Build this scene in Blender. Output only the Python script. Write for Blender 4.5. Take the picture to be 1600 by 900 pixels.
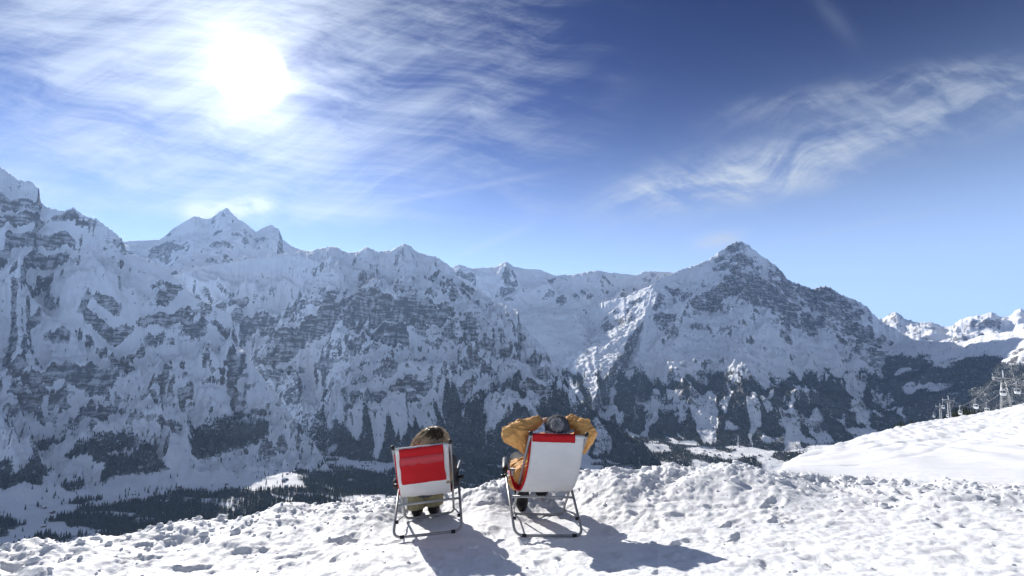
import bpy, math, random
import numpy as np
from mathutils import Vector, Matrix

for o in list(bpy.data.objects):
    bpy.data.objects.remove(o, do_unlink=True)
scene = bpy.context.scene
C = scene.collection
random.seed(7)
RNG = np.random.default_rng(11)

# ------------------------------------------------------------------ camera
FPX = 770.0                                   # focal length in pixels of a 1600 px wide frame
EYE = 1.6
PITCH = math.atan(75 / FPX)
cam_d = bpy.data.cameras.new('camera')
cam_d.sensor_width = 36.0
cam_d.lens = 36.0 * FPX / 1600
cam_d.clip_start = 0.05
cam_d.clip_end = 60000
cam = bpy.data.objects.new('camera', cam_d)
C.objects.link(cam)
cam.location = (0, 0, EYE)
cam.rotation_euler = (math.pi / 2 + PITCH, 0, 0)
scene.camera = cam


def pix(px, py):
    """photo pixel -> azimuth and slope (tangent of elevation) of the line of sight"""
    x = (px - 800) / FPX
    u = (450 - py) / FPX
    y = math.cos(PITCH) - u * math.sin(PITCH)
    z = math.sin(PITCH) + u * math.cos(PITCH)
    return math.atan2(x, y), z / math.hypot(x, y)


def at(px, py, y):
    """point seen at a pixel, at forward distance y"""
    x = (px - 800) / FPX
    u = (450 - py) / FPX
    yy = math.cos(PITCH) - u * math.sin(PITCH)
    zz = math.sin(PITCH) + u * math.cos(PITCH)
    return Vector((x / yy * y, y, EYE + zz / yy * y))


# ------------------------------------------------------------------ sun, sky, exposure
SUN_AZ, sun_tan = pix(392, 115)
SUN_EL = math.atan(sun_tan)
SUN_DIR = Vector((math.sin(SUN_AZ) * math.cos(SUN_EL), math.cos(SUN_AZ) * math.cos(SUN_EL), math.sin(SUN_EL)))
sun_d = bpy.data.lights.new('sun', 'SUN')
sun_d.energy = 2.05
sun_d.angle = math.radians(0.5)
sun_d.color = (1.0, 0.955, 0.89)
sun = bpy.data.objects.new('sun', sun_d)
C.objects.link(sun)
sun.rotation_euler = SUN_DIR.to_track_quat('Z', 'Y').to_euler()
sun.location = (0, 0, 30)

vs = scene.view_settings
vs.view_transform = 'Standard'
vs.look = 'None'
vs.exposure = 1.62
vs.gamma = 1
vs.use_curve_mapping = False

scene.cycles.use_denoising = True
scene.cycles.max_bounces = 6
scene.cycles.diffuse_bounces = 3
scene.cycles.volume_bounces = 1
scene.cycles.transparent_max_bounces = 4
scene.cycles.caustics_reflective = False
scene.cycles.caustics_refractive = False


class E:
    """small expression helper over shader math nodes"""
    nt = None

    def __init__(self, s):
        self.s = s

    @staticmethod
    def val(v, sock):
        if isinstance(v, E):
            E.nt.links.new(v.s, sock)
        else:
            sock.default_value = v

    @staticmethod
    def m(op, *a, clamp=False):
        n = E.nt.nodes.new('ShaderNodeMath')
        n.operation = op
        n.use_clamp = clamp
        for i, v in enumerate(a):
            E.val(v, n.inputs[i])
        return E(n.outputs[0])

    def __add__(s, o): return E.m('ADD', s, o)
    def __radd__(s, o): return E.m('ADD', o, s)
    def __sub__(s, o): return E.m('SUBTRACT', s, o)
    def __rsub__(s, o): return E.m('SUBTRACT', o, s)
    def __mul__(s, o): return E.m('MULTIPLY', s, o)
    def __rmul__(s, o): return E.m('MULTIPLY', o, s)
    def __truediv__(s, o): return E.m('DIVIDE', s, o)
    def __rtruediv__(s, o): return E.m('DIVIDE', o, s)
    def __neg__(s): return E.m('MULTIPLY', s, -1.0)
    def exp(s): return E.m('EXPONENT', s)
    def pw(s, p): return E.m('POWER', s, p)
    def abs(s): return E.m('ABSOLUTE', s)
    def max(s, o): return E.m('MAXIMUM', s, o)
    def min(s, o): return E.m('MINIMUM', s, o)
    def clamp(s): return E.m('ADD', s, 0.0, clamp=True)

    def step(s, lo, hi):
        n = E.nt.nodes.new('ShaderNodeMapRange')
        n.interpolation_type = 'SMOOTHSTEP'
        E.val(s, n.inputs[0])
        E.val(lo, n.inputs[1])
        E.val(hi, n.inputs[2])
        return E(n.outputs[0])


def comb(x, y, z):
    n = E.nt.nodes.new('ShaderNodeCombineXYZ')
    for i, v in enumerate((x, y, z)):
        E.val(v, n.inputs[i])
    return E(n.outputs[0])


def sep(v):
    n = E.nt.nodes.new('ShaderNodeSeparateXYZ')
    E.nt.links.new(v.s, n.inputs[0])
    return [E(q) for q in n.outputs]


def noise(vec, scale, detail=4.0, rough=0.5, dist=0.0, dims='3D', lac=2.0):
    n = E.nt.nodes.new('ShaderNodeTexNoise')
    n.noise_dimensions = dims
    if vec is not None:
        E.nt.links.new(vec.s, n.inputs['Vector'])
    n.inputs['Scale'].default_value = scale
    n.inputs['Detail'].default_value = detail
    n.inputs['Roughness'].default_value = rough
    n.inputs['Lacunarity'].default_value = lac
    n.inputs['Distortion'].default_value = dist
    return E(n.outputs[0])


def mixc(f, a, b):
    n = E.nt.nodes.new('ShaderNodeMix')
    n.data_type = 'RGBA'
    E.val(f, n.inputs[0])
    for v, s in ((a, n.inputs[6]), (b, n.inputs[7])):
        if isinstance(v, E):
            E.nt.links.new(v.s, s)
        else:
            s.default_value = (*v, 1)
    return E(n.outputs[2])


def addc(a, b, f=1.0):
    n = E.nt.nodes.new('ShaderNodeMix')
    n.data_type = 'RGBA'
    n.blend_type = 'ADD'
    E.val(f, n.inputs[0])
    for v, s in ((a, n.inputs[6]), (b, n.inputs[7])):
        if isinstance(v, E):
            E.nt.links.new(v.s, s)
        else:
            s.default_value = (*v, 1)
    return E(n.outputs[2])


def mulc(a, b):
    n = E.nt.nodes.new('ShaderNodeMix')
    n.data_type = 'RGBA'
    n.blend_type = 'MULTIPLY'
    n.inputs[0].default_value = 1
    for v, s in ((a, n.inputs[6]), (b, n.inputs[7])):
        if isinstance(v, E):
            E.nt.links.new(v.s, s)
        else:
            s.default_value = (*v, 1)
    return E(n.outputs[2])


def build_world():
    w = bpy.data.worlds.new('World')
    scene.world = w
    w.use_nodes = True
    nt = w.node_tree
    nt.nodes.clear()
    E.nt = nt
    out = nt.nodes.new('ShaderNodeOutputWorld')
    bg = nt.nodes.new('ShaderNodeBackground')
    nt.links.new(bg.outputs[0], out.inputs[0])
    sky = nt.nodes.new('ShaderNodeTexSky')
    sky.sky_type = 'NISHITA'
    sky.sun_disc = False
    sky.sun_elevation = SUN_EL
    sky.sun_rotation = SUN_AZ
    sky.altitude = 2000
    sky.air_density = 1.0
    sky.dust_density = 0.3
    sky.ozone_density = 2.5
    STR = 0.1
    bg.inputs[1].default_value = STR
    tc = nt.nodes.new('ShaderNodeTexCoord')
    d = E(tc.outputs['Generated'])
    x, y, z = sep(d)
    # angle to the sun
    dn = nt.nodes.new('ShaderNodeVectorMath')
    dn.operation = 'DOT_PRODUCT'
    nt.links.new(d.s, dn.inputs[0])
    dn.inputs[1].default_value = SUN_DIR
    ang = E.m('ARCCOSINE', E(dn.outputs['Value']).min(0.99999)) * (180 / math.pi)
    base = E(sky.outputs[0])
    hs = nt.nodes.new('ShaderNodeHueSaturation')
    hs.inputs['Hue'].default_value = 0.503
    hs.inputs['Saturation'].default_value = 1.12
    hs.inputs['Value'].default_value = 1.0
    nt.links.new(base.s, hs.inputs['Color'])
    gm = nt.nodes.new('ShaderNodeGamma')
    gm.inputs[1].default_value = 2.0
    nt.links.new(mulc(E(hs.outputs[0]), (0.2, 0.2, 0.2)).s, gm.inputs[0])
    base = mulc(E(gm.outputs[0]), (0.005, 0.46, 0.80))
    hz = (-(z.max(0.0) / 0.27).pw(2.1)).exp() * 0.97
    base = mixc(hz, base, (1.95, 2.75, 4.15))
    # cirrus: coordinates on a flat layer high above
    zz = z.max(0.0) + 0.12
    cx, cy = x / zz, y / zz
    ry = y.max(0.02)
    a, b = x / ry, z / ry                              # direction seen against the far mountains
    front = y.step(0.0, 0.25)

    def line(p, q, wid, fade=0.12):
        """soft band between two sky directions"""
        ga = [((math.tan(t0)), tt / math.cos(t0)) for t0, tt in (pix(*p), pix(*q))]
        (x0, y0), (x1, y1) = ga
        L = math.hypot(x1 - x0, y1 - y0)
        ux, uy = (x1 - x0) / L, (y1 - y0) / L
        s = (a - x0) * ux + (b - y0) * uy
        t = (b - y0) * ux - (a - x0) * uy
        return s, t, L, (-(t * t) / (wid * wid)).exp() * s.step(-fade, fade) * (1.0 - s.step(L - fade, L + fade)) * front

    wv = noise(comb(a, b, 0.0), 2.2, 2, 0.55)

    def streaks(ang_deg, stretch, sc, seed, detail=6.0, rough=0.62, warp=0.22):
        c_, s_ = math.cos(math.radians(ang_deg)), math.sin(math.radians(ang_deg))
        u = a * c_ + b * s_
        v = b * c_ - a * s_
        return noise(comb(u * (1 / stretch) + wv * warp, v + (wv - 0.5) * warp, seed), sc, detail, rough)

    # veil round the sun
    sa, sb = math.tan(SUN_AZ), sun_tan / math.cos(SUN_AZ)
    s1 = streaks(-10, 8.0, 13.0, 1.3, 7.0, 0.7, 0.13)
    s3 = streaks(22, 6.0, 9.0, 9.2, 6.0, 0.7, 0.16)
    da, db = a - (sa - 0.1), b - (sb + 0.02)
    veil = (-(da * da) * 3.6 - db * db * 9.0).exp()
    low = b.step(0.12, 0.3)
    left = 1.0 - a.step(-0.25, 0.75)
    hi_cov = (1.0 - a.step(-0.2, 0.35)) * b.step(0.15, 0.4)
    cov = (veil * 0.33 + left * low * 0.24 + hi_cov * 0.14).min(1.0)
    tex = s1 * 0.5 + s3 * 0.38 + wv * 0.22
    veil_d = (cov + (tex - 0.55) * 3.6).step(0.05, 1.3) * cov.step(0.05, 0.4) * front
    # streaks on the right
    f1 = streaks(20, 6.0, 17.0, 2.2, 6, 0.68, 0.25)
    f2 = streaks(-25, 3.0, 20.0, 7.7, 4, 0.62, 0.2)
    _, _, _, L1 = line((960, 322), (1640, 128), 0.055, 0.16)
    _, _, _, L1b = line((985, 308), (1330, 268), 0.035, 0.10)
    _, _, _, L2 = line((1130, 182), (1545, 104), 0.028, 0.12)
    _, _, _, L3 = line((1180, 386), (1500, 322), 0.006, 0.08)
    _, _, _, L4 = line((1085, 384), (1160, 368), 0.016, 0.035)
    _, _, _, L6 = line((590, 320), (860, 270), 0.006, 0.1)
    _, _, _, L7 = line((1265, -20), (1330, 60), 0.02, 0.06)
    _, _, _, L8 = line((720, 398), (830, 352), 0.008, 0.04)
    fib = (f1 * 0.7 + f2 * 0.45).step(0.42, 0.82)
    right_d = (L1 * 0.75 + L1b * 0.6) * (fib * 1.25) + L2 * fib * 0.45 + L3 * 0.16 * (f1 * 1.6) + L4 * 0.8 * f2.step(0.2, 0.6) + L6 * 0.28 * f1 + L7 * 0.14 * f1 + L8 * 0.2
    # small cap of cloud behind the far summit
    _, _, _, L5 = line((290, 332), (420, 322), 0.022, 0.035)
    cap = L5 * (f2 * 0.5 + s3 * 0.6).step(0.3, 0.6) * 1.3
    # unseen sky behind the camera: cirrus carried on, thickened to lift the ambient light
    rest = noise(comb(cx * 0.35 + cy * 0.2, cy * 0.9 - cx * 0.3, 2.0), 1.3, 4, 0.62).step(0.33, 0.7) * 0.8 * (1.0 - front) * z.step(0.02, 0.2)
    dens = (veil_d * 0.82 + right_d + cap + rest).clamp()
    glow = (-(ang / 15.0)).exp()
    k = 1 / STR
    bright = 0.215 + glow * 0.2
    cloud = mulc(comb(bright, bright, bright), (0.84 * k, 0.955 * k, 1.11 * k))
    col = mixc(dens, base, cloud)
    # aureole of the sun through thin cloud and the overexposed disc itself
    aur = (-(ang / 3.0).pw(1.2)).exp() * 0.42 + (-(ang / 7.0)).exp() * 0.055 + (1.0 - ang.step(0.6, 3.6)) * 1.6
    col = addc(col, mulc(comb(aur, aur, aur), (k, 0.985 * k, 0.94 * k)))
    nt.links.new(col.s, bg.inputs[0])
    w.cycles.sampling_method = 'MANUAL'
    w.cycles.sample_map_resolution = 512


build_world()


# ------------------------------------------------------------------ general helpers
def tag(o, label=None, cat=None, group=None, kind=None):
    if label: o['label'] = label
    if cat: o['category'] = cat
    if group: o['group'] = group
    if kind: o['kind'] = kind
    return o


def link(o, parent=None):
    C.objects.link(o)
    if parent is not None:
        o.parent = parent
    return o


def empty(name, loc=(0, 0, 0), rz=0.0):
    o = bpy.data.objects.new(name, None)
    o.empty_display_size = 0.1
    o.location = loc
    o.rotation_euler = (0, 0, rz)
    return link(o)


def mesh_obj(name, v, f, mats, parent=None, smooth=True, mat_idx=None):
    me = bpy.data.meshes.new(name)
    me.from_pydata([tuple(p) for p in v], [], [tuple(q) for q in f])
    for m in (mats if isinstance(mats, (list, tuple)) else [mats]):
        me.materials.append(m)
    if smooth:
        me.polygons.foreach_set('use_smooth', [True] * len(me.polygons))
    if mat_idx is not None:
        me.polygons.foreach_set('material_index', mat_idx)
    me.update()
    o = bpy.data.objects.new(name, me)
    link(o)
    if parent is not None:
        o.parent = parent
        if parent.type == 'EMPTY' or True:
            o.matrix_parent_inverse = parent_world(parent).inverted()
    return o


def parent_world(o):
    m = o.matrix_basis.copy()
    if o.parent:
        m = parent_world(o.parent) @ o.matrix_parent_inverse @ m
    return m


def quads_mesh(name, co, quads, mats, attrs=None, smooth=True):
    """fast numpy mesh: co (n,3), quads (m,4)"""
    me = bpy.data.meshes.new(name)
    n, m = len(co), len(quads)
    k = quads.shape[1]
    me.vertices.add(n)
    me.vertices.foreach_set('co', np.ascontiguousarray(co, dtype=np.float32).ravel())
    me.loops.add(m * k)
    me.loops.foreach_set('vertex_index', np.ascontiguousarray(quads, dtype=np.int32).ravel())
    me.polygons.add(m)
    me.polygons.foreach_set('loop_start', np.arange(0, m * k, k, dtype=np.int32))
    me.polygons.foreach_set('loop_total', np.full(m, k, dtype=np.int32))
    me.update(calc_edges=True)
    if smooth:
        me.polygons.foreach_set('use_smooth', np.ones(m, dtype=bool))
    for mt in (mats if isinstance(mats, (list, tuple)) else [mats]):
        me.materials.append(mt)
    for an, av in (attrs or {}).items():
        at_ = me.attributes.new(an, 'FLOAT', 'POINT')
        at_.data.foreach_set('value', np.ascontiguousarray(av, dtype=np.float32))
    me.update()
    return me


def tube_geo(pts, rad, seg=10, closed=False, cap=True):
    P = [Vector(p) for p in pts]
    n = len(P)
    rads = rad if isinstance(rad, (list, tuple)) else [rad] * n
    V, F = [], []
    T = []
    for i in range(n):
        a = P[(i - 1) % n] if (closed or i > 0) else P[i]
        b = P[(i + 1) % n] if (closed or i < n - 1) else P[i]
        T.append((b - a).normalized())
    up = Vector((0, 0, 1)) if abs(T[0].z) < 0.9 else Vector((1, 0, 0))
    N = T[0].cross(up).normalized()
    for i in range(n):
        if i:
            N = (N - T[i] * N.dot(T[i])).normalized()
        B = T[i].cross(N)
        for k in range(seg):
            q = 2 * math.pi * k / seg
            V.append(P[i] + (N * math.cos(q) + B * math.sin(q)) * rads[i])
    rng = n if closed else n - 1
    for i in range(rng):
        for k in range(seg):
            a0, a1 = i * seg + k, i * seg + (k + 1) % seg
            b0, b1 = ((i + 1) % n) * seg + k, ((i + 1) % n) * seg + (k + 1) % seg
            F.append((a0, b0, b1, a1))
    if cap and not closed:
        F.append(tuple(range(seg)))
        F.append(tuple((n - 1) * seg + k for k in reversed(range(seg))))
    return V, F


def rounded(pts, r, k=5):
    """polyline with filleted corners"""
    P = [Vector(p) for p in pts]
    out = [P[0]]
    for i in range(1, len(P) - 1):
        d0 = (P[i - 1] - P[i]).normalized()
        d1 = (P[i + 1] - P[i]).normalized()
        A, B = P[i] + d0 * r, P[i] + d1 * r
        for j in range(k + 1):
            t = j / k
            out.append((A.lerp(P[i], t)).lerp(P[i].lerp(B, t), t))
    out.append(P[-1])
    return out


def join_geo(parts):
    V, F = [], []
    for v, f in parts:
        o = len(V)
        V += list(v)
        F += [tuple(i + o for i in q) for q in f]
    return V, F


def box_geo(c, s, M=None):
    c, s = Vector(c), Vector(s) / 2
    V = []
    for dx in (-1, 1):
        for dy in (-1, 1):
            for dz in (-1, 1):
                p = Vector((dx * s.x, dy * s.y, dz * s.z))
                if M is not None:
                    p = M @ p
                V.append(c + p)
    F = [(0, 1, 3, 2), (4, 6, 7, 5), (0, 4, 5, 1), (2, 3, 7, 6), (0, 2, 6, 4), (1, 5, 7, 3)]
    return V, F


# ------------------------------------------------------------------ numpy noise
def _hash(ix, iy, seed):
    h = (ix.astype(np.uint32) * np.uint32(374761393) + iy.astype(np.uint32) * np.uint32(668265263)
         + np.uint32((seed * 974711 + 1013) & 0xffffffff))
    h = (h ^ (h >> np.uint32(13))) * np.uint32(1274126177)
    return h ^ (h >> np.uint32(16))


_GA = np.linspace(0, 2 * np.pi, 256, endpoint=False)
_GX, _GY = np.cos(_GA).astype(np.float32), np.sin(_GA).astype(np.float32)


def perlin(x, y, seed=0):
    fx, fy = np.floor(x), np.floor(y)
    ix, iy = fx.astype(np.int64), fy.astype(np.int64)
    dx, dy = (x - fx).astype(np.float32), (y - fy).astype(np.float32)
    u = dx * dx * dx * (dx * (dx * 6 - 15) + 10)
    v = dy * dy * dy * (dy * (dy * 6 - 15) + 10)

    def g(ox, oy):
        h = (_hash(ix + ox, iy + oy, seed) & np.uint32(255)).astype(np.int32)
        return _GX[h] * (dx - ox) + _GY[h] * (dy - oy)
    n0 = g(0, 0)
    n0 = n0 + u * (g(1, 0) - n0)
    n1 = g(0, 1)
    n1 = n1 + u * (g(1, 1) - n1)
    return (n0 + v * (n1 - n0)) * 1.5


def fbm(x, y, octs, seed=0, gain=0.5, lac=2.03):
    s = 0
    a = 1.0
    for i in range(octs):
        s = s + a * perlin(x, y, seed + i * 17)
        x, y = x * lac + 13.7, y * lac + 7.1
        a *= gain
    return s


def sstep(x, lo, hi):
    t = np.clip((x - lo) / (hi - lo), 0, 1)
    return t * t * (3 - 2 * t)


# ------------------------------------------------------------------ materials
def new_mat(name):
    m = bpy.data.materials.new(name)
    m.use_nodes = True
    nt = m.node_tree
    E.nt = nt
    b = nt.nodes['Principled BSDF']
    return m, nt, b


def geo_pos():
    n = E.nt.nodes.new('ShaderNodeNewGeometry')
    return E(n.outputs['Position'])


def obj_pos():
    n = E.nt.nodes.new('ShaderNodeTexCoord')
    return E(n.outputs['Object'])


def attr(name):
    n = E.nt.nodes.new('ShaderNodeAttribute')
    n.attribute_name = name
    return E(n.outputs['Fac'])


def bump(h, strength, dist, b):
    n = E.nt.nodes.new('ShaderNodeBump')
    n.inputs['Strength'].default_value = strength
    n.inputs['Distance'].default_value = dist
    E.nt.links.new(h.s, n.inputs['Height'])
    E.nt.links.new(n.outputs[0], b.inputs['Normal'])


def simple(name, col, rough=0.6, metal=0.0, var=0.12, scale=30.0, bump_d=0.0, spec=0.4):
    m, nt, b = new_mat(name)
    p = obj_pos()
    n = noise(p, scale, 4, 0.6)
    c = mixc(n.step(0.25, 0.75), tuple(max(0, q * (1 - var)) for q in col), tuple(min(1, q * (1 + var)) for q in col))
    nt.links.new(c.s, b.inputs['Base Color'])
    b.inputs['Roughness'].default_value = rough
    b.inputs['Metallic'].default_value = metal
    b.inputs['Specular IOR Level'].default_value = spec
    if bump_d:
        bump(n, 0.6, bump_d, b)
    return m


def mat_mountain():
    m, nt, b = new_mat('snow_and_rock')
    p = geo_pos()
    rk, fo = attr('rock'), attr('forest')
    px_, py_, pz_ = sep(p)
    n1 = noise(p, 1 / 85.0, 5, 0.7)
    n2 = noise(comb(px_, py_, pz_ * 2.4), 1 / 30.0, 4, 0.7)
    n3 = noise(p, 1 / 320.0, 2, 0.55)
    n4 = noise(comb(px_ * 0.22, py_ * 0.22, pz_ * 1.25 + px_ * 0.08 + n3 * 90.0), 1 / 30.0, 4, 0.68)
    n5 = noise(comb(px_ + n3 * 60.0, py_ * 0.5, pz_ * 0.28), 1 / 34.0, 4, 0.68)
    f = (rk + (n1 - 0.5) * 1.0 + (n2 - 0.5) * 0.55 + (n4 - 0.5) * 1.6 + (n5 - 0.5) * 1.2).step(0.44, 0.64)
    dust = (n4 * 0.55 + n5 * 0.45).step(0.47, 0.6)
    f = f * (1.0 - dust * 0.58)
    strat = noise(comb(px_ * 0.1, py_ * 0.1, pz_ * 1.4 + n3 * 80.0), 1 / 16.0, 2, 0.6)
    rock = mixc(strat, (0.06, 0.06, 0.064), (0.17, 0.163, 0.16))
    rock = mixc(n3.step(0.45, 0.7), rock, (0.12, 0.10, 0.085))
    snow = mixc(n1.step(0.3, 0.7), (0.86, 0.87, 0.89), (0.91, 0.915, 0.925))
    col = mixc(f, snow, rock)
    wood = mixc(n2.step(0.35, 0.65), (0.022, 0.028, 0.022), (0.05, 0.055, 0.045))
    fm = (fo + (n1 - 0.5) * 1.2 + (n2 - 0.5) * 2.2).step(0.45, 0.85) * 0.92
    col = mixc(fm, col, wood)
    nt.links.new(col.s, b.inputs['Base Color'])
    b.inputs['Roughness'].default_value = 0.85
    b.inputs['Specular IOR Level'].default_value = 0.12
    bump(n1, 0.6, 20.0, b)
    return m


def mat_snow():
    m, nt, b = new_mat('fresh_snow')
    p = geo_pos()
    n1 = noise(p, 3.0, 5, 0.6)
    n2 = noise(p, 42.0, 4, 0.65)
    n3 = noise(p, 160.0, 2, 0.6)
    col = mixc(n1.step(0.3, 0.7), (0.77, 0.785, 0.81), (0.85, 0.855, 0.865))
    nt.links.new(col.s, b.inputs['Base Color'])
    b.inputs['Roughness'].default_value = 0.62
    b.inputs['Specular IOR Level'].default_value = 0.3
    bump(n2 * 1.0 + n3 * 0.35, 0.5, 0.014, b)
    return m


def mat_foliage(name, c0, c1):
    m, nt, b = new_mat(name)
    oi = nt.nodes.new('ShaderNodeObjectInfo')
    p = geo_pos()
    n = noise(p, 0.35, 4, 0.7)
    r = E(oi.outputs['Random'])
    col = mixc((n * 0.8 + r * 0.5 - 0.15).clamp(), c0, c1)
    nt.links.new(col.s, b.inputs['Base Color'])
    b.inputs['Roughness'].default_value = 0.85
    b.inputs['Specular IOR Level'].default_value = 0.1
    return m


M_MOUNT = mat_mountain()
M_SNOW = mat_snow()
M_NEEDLE = mat_foliage('conifer_needles', (0.018, 0.026, 0.018), (0.05, 0.058, 0.036))
M_BARK = simple('bark', (0.09, 0.065, 0.045), 0.9, var=0.3, scale=4)

# ------------------------------------------------------------------ far terrain
NT = 1300
TH = np.linspace(math.radians(-51.5), math.radians(51.5), NT)
RR = np.concatenate([np.linspace(620, 1750, 36, endpoint=False), np.linspace(1750, 3150, 180, endpoint=False),
                     np.linspace(3150, 6000, 390, endpoint=False), np.linspace(6000, 10300, 290, endpoint=False),
                     np.linspace(10300, 16800, 120)])
NR = len(RR)


def th_of(px, py=500):
    return pix(px, py)[0]


def zv_curve(th):
    pts = [(-200, -600), (0, -672), (200, -715), (400, -770), (550, -850), (800, -950), (1000, -1000), (1200, -1045), (1400, -1000), (1600, -840), (1900, -700)]
    return np.interp(th, [th_of(p) for p, _ in pts], [z for _, z in pts])


MASSIFS = {
    'wetterhorn': dict(
        crest=[(-260, 150, 5700), (-120, 205, 5500), (-40, 240, 5400), (0, 260, 5300), (15, 272, 5267), (30, 281, 5233), (50, 284, 5195), (61, 295, 5166), (64, 317, 5163), (75, 324, 5133), (102, 330, 5069),
               (117, 325, 5035), (135, 339, 4989), (150, 342, 4955), (175, 359, 4903), (190, 372, 4869), (196, 386, 4854), (203, 397, 4820), (225, 405, 4780), (260, 420, 4700), (280, 440, 4620), (305, 464, 4540), (340, 481, 4440),
               (362, 491, 4380), (367, 515, 4340), (373, 541, 4280), (400, 575, 4140), (430, 615, 4000), (450, 641, 3880), (475, 675, 3770), (500, 706, 3570), (520, 745, 3420)],
        foot=[(-260, 2800), (0, 2850), (200, 2900), (400, 3050), (520, 3300)],
        prof=[(0, 0), (.1, .02), (.22, .055), (.36, .115), (.43, .19), (.5, .25), (.56, .33), (.66, .42), (.76, .54), (.85, .68), (.93, .85), (1, 1)], amp=1.0),
    'schreckhorn': dict(
        crest=[(-100, 400, 9000), (100, 385, 9000), (195, 377, 9000), (250, 374, 9100), (258, 369, 9150), (270, 357, 9200), (290, 345, 9250), (305, 337, 9300), (320, 342, 9300), (330, 340, 9300), (342, 331, 9300), (355, 324, 9300), (364, 334, 9280),
               (372, 342, 9260), (382, 347, 9240), (400, 362, 9200), (411, 355, 9150), (422, 351, 9120), (435, 357, 9100), (442, 374, 9080), (455, 384, 9050), (475, 391, 9000), (520, 400, 8900), (600, 420, 8800), (700, 450, 8800)],
        foot=[(-100, 7000), (300, 7000), (700, 7200)], zf=[(-100, 200), (300, 420), (700, 300)],
        prof=[(0, 0), (.3, .3), (.5, .46), (.65, .6), (.8, .76), (1, 1)], amp=0.6),
    'mettenberg': dict(
        crest=[(150, 480, 6600), (270, 430, 6800), (330, 412, 6900), (400, 402, 7000), (450, 396, 7000), (475, 392, 7000), (489, 392, 6980), (503, 389, 6950), (515, 384, 6900), (526, 388, 6850), (538, 394, 6820), (555, 394, 6780), (573, 385, 6720), (591, 394, 6660), (605, 392, 6620), (618, 388, 6560), (631, 381, 6500),
               (642, 385, 6440), (649, 392, 6400), (667, 399, 6320), (680, 400, 6260), (693, 408, 6200), (707, 419, 6140), (715, 432, 6100), (733, 445, 6020), (755, 457, 5920), (778, 474, 5820), (800, 481, 5720), (810, 483, 5680), (812, 503, 5640), (827, 519, 5540), (844, 537, 5400),
               (862, 559, 5260), (875, 581, 5140), (889, 599, 5020), (911, 634, 4820), (951, 661, 4650), (990, 695, 4500), (1020, 718, 4400), (1040, 735, 4300)],
        foot=[(150, 5600), (300, 5450), (400, 5050), (470, 4350), (550, 3650), (700, 3600), (850, 3850), (1000, 4150), (1040, 4200)],
        prof=[(0, 0), (.08, .05), (.2, .16), (.35, .3), (.5, .43), (.58, .52), (.63, .62), (.75, .73), (.87, .85), (1, 1)], amp=1.0),
    'fiescher': dict(
        crest=[(560, 440, 9700), (660, 430, 9700), (711, 416, 9700), (718, 413, 9700), (738, 420, 9700), (773, 417, 9700), (784, 412, 9700), (791, 409, 9700), (804, 417, 9700), (818, 419, 9700), (844, 421, 9700), (867, 430, 9700), (880, 429, 9700), (893, 429, 9700), (915, 425, 9700), (933, 423, 9700),
               (950, 425, 9700), (977, 428, 9700), (995, 429, 9700), (1003, 425, 9700), (1012, 423, 9700), (1028, 424, 9700), (1042, 424, 9700), (1080, 432, 9700), (1200, 470, 9700)],
        foot=[(560, 8700), (800, 8650), (1000, 8700), (1200, 8700)], zf=[(560, 500), (800, 470), (900, 450), (1000, 500), (1200, 500)],
        prof=[(0, 0), (.3, .2), (.5, .45), (.7, .68), (1, 1)], amp=0.75),
    'eiger': dict(
        crest=[(815, 560, 9000), (850, 530, 8900), (892, 503, 8800), (934, 475, 8650), (965, 466, 8500), (990, 462, 8350), (1008, 459, 8250), (1016, 447, 8350), (1027, 436, 8500), (1045, 429, 8700), (1061, 422, 8850), (1091, 413, 9050), (1108, 405, 9200), (1120, 395, 9280), (1131, 388, 9350), (1145, 379, 9420),
               (1158, 376, 9480), (1171, 384, 9500), (1188, 398, 9480), (1205, 409, 9460), (1222, 424, 9450), (1230, 437, 9480), (1251, 445, 9600), (1272, 452, 9750), (1285, 446, 9800), (1298, 449, 9800), (1314, 460, 9800), (1336, 468, 9800), (1357, 481, 9800), (1363, 491, 9800),
               (1380, 503, 9700), (1410, 520, 9500), (1450, 545, 9200), (1500, 580, 8800)],
        foot=[(815, 6400), (880, 6000), (950, 5450), (1050, 5150), (1200, 5200), (1400, 6200), (1500, 7000)],
        prof=[(0, 0), (.08, .04), (.2, .125), (.35, .235), (.45, .31), (.55, .39), (.67, .51), (.76, .61), (.86, .78), (1, 1)], amp=1.0),
    'scheidegg': dict(
        crest=[(1250, 560, 9600), (1340, 540, 9500), (1380, 533, 9400), (1432, 531, 9200), (1470, 534, 9000), (1504, 535, 8900), (1530, 525, 8700), (1568, 519, 8500), (1600, 514, 8300), (1700, 500, 8000), (1800, 490, 7800)],
        foot=[(1250, 6400), (1400, 6200), (1600, 5600), (1800, 5000)],
        prof=[(0, 0), (.15, .1), (.5, .42), (.75, .74), (.88, .9), (1, 1)], amp=0.35),
    'far': dict(
        crest=[(1290, 510, 15000), (1360, 500, 15000), (1380, 497, 15000), (1389, 491, 15200), (1399, 487, 15200), (1408, 492, 15200), (1415, 499, 15000), (1432, 503, 14500), (1456, 503, 14400), (1475, 510, 14300), (1488, 509, 14300), (1499, 500, 14300), (1512, 495, 14300), (1533, 493, 14300),
               (1549, 487, 14300), (1565, 495, 14300), (1577, 495, 14300), (1587, 484, 14200), (1595, 481, 14200), (1610, 488, 14200), (1660, 478, 14000), (1800, 470, 14000)],
        foot=[(1290, 11000), (1800, 10800)], zf=[(1290, -350), (1800, -350)],
        prof=[(0, 0), (.5, .4), (1, 1)], amp=0.7),
}
ORDER = list(MASSIFS)


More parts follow.
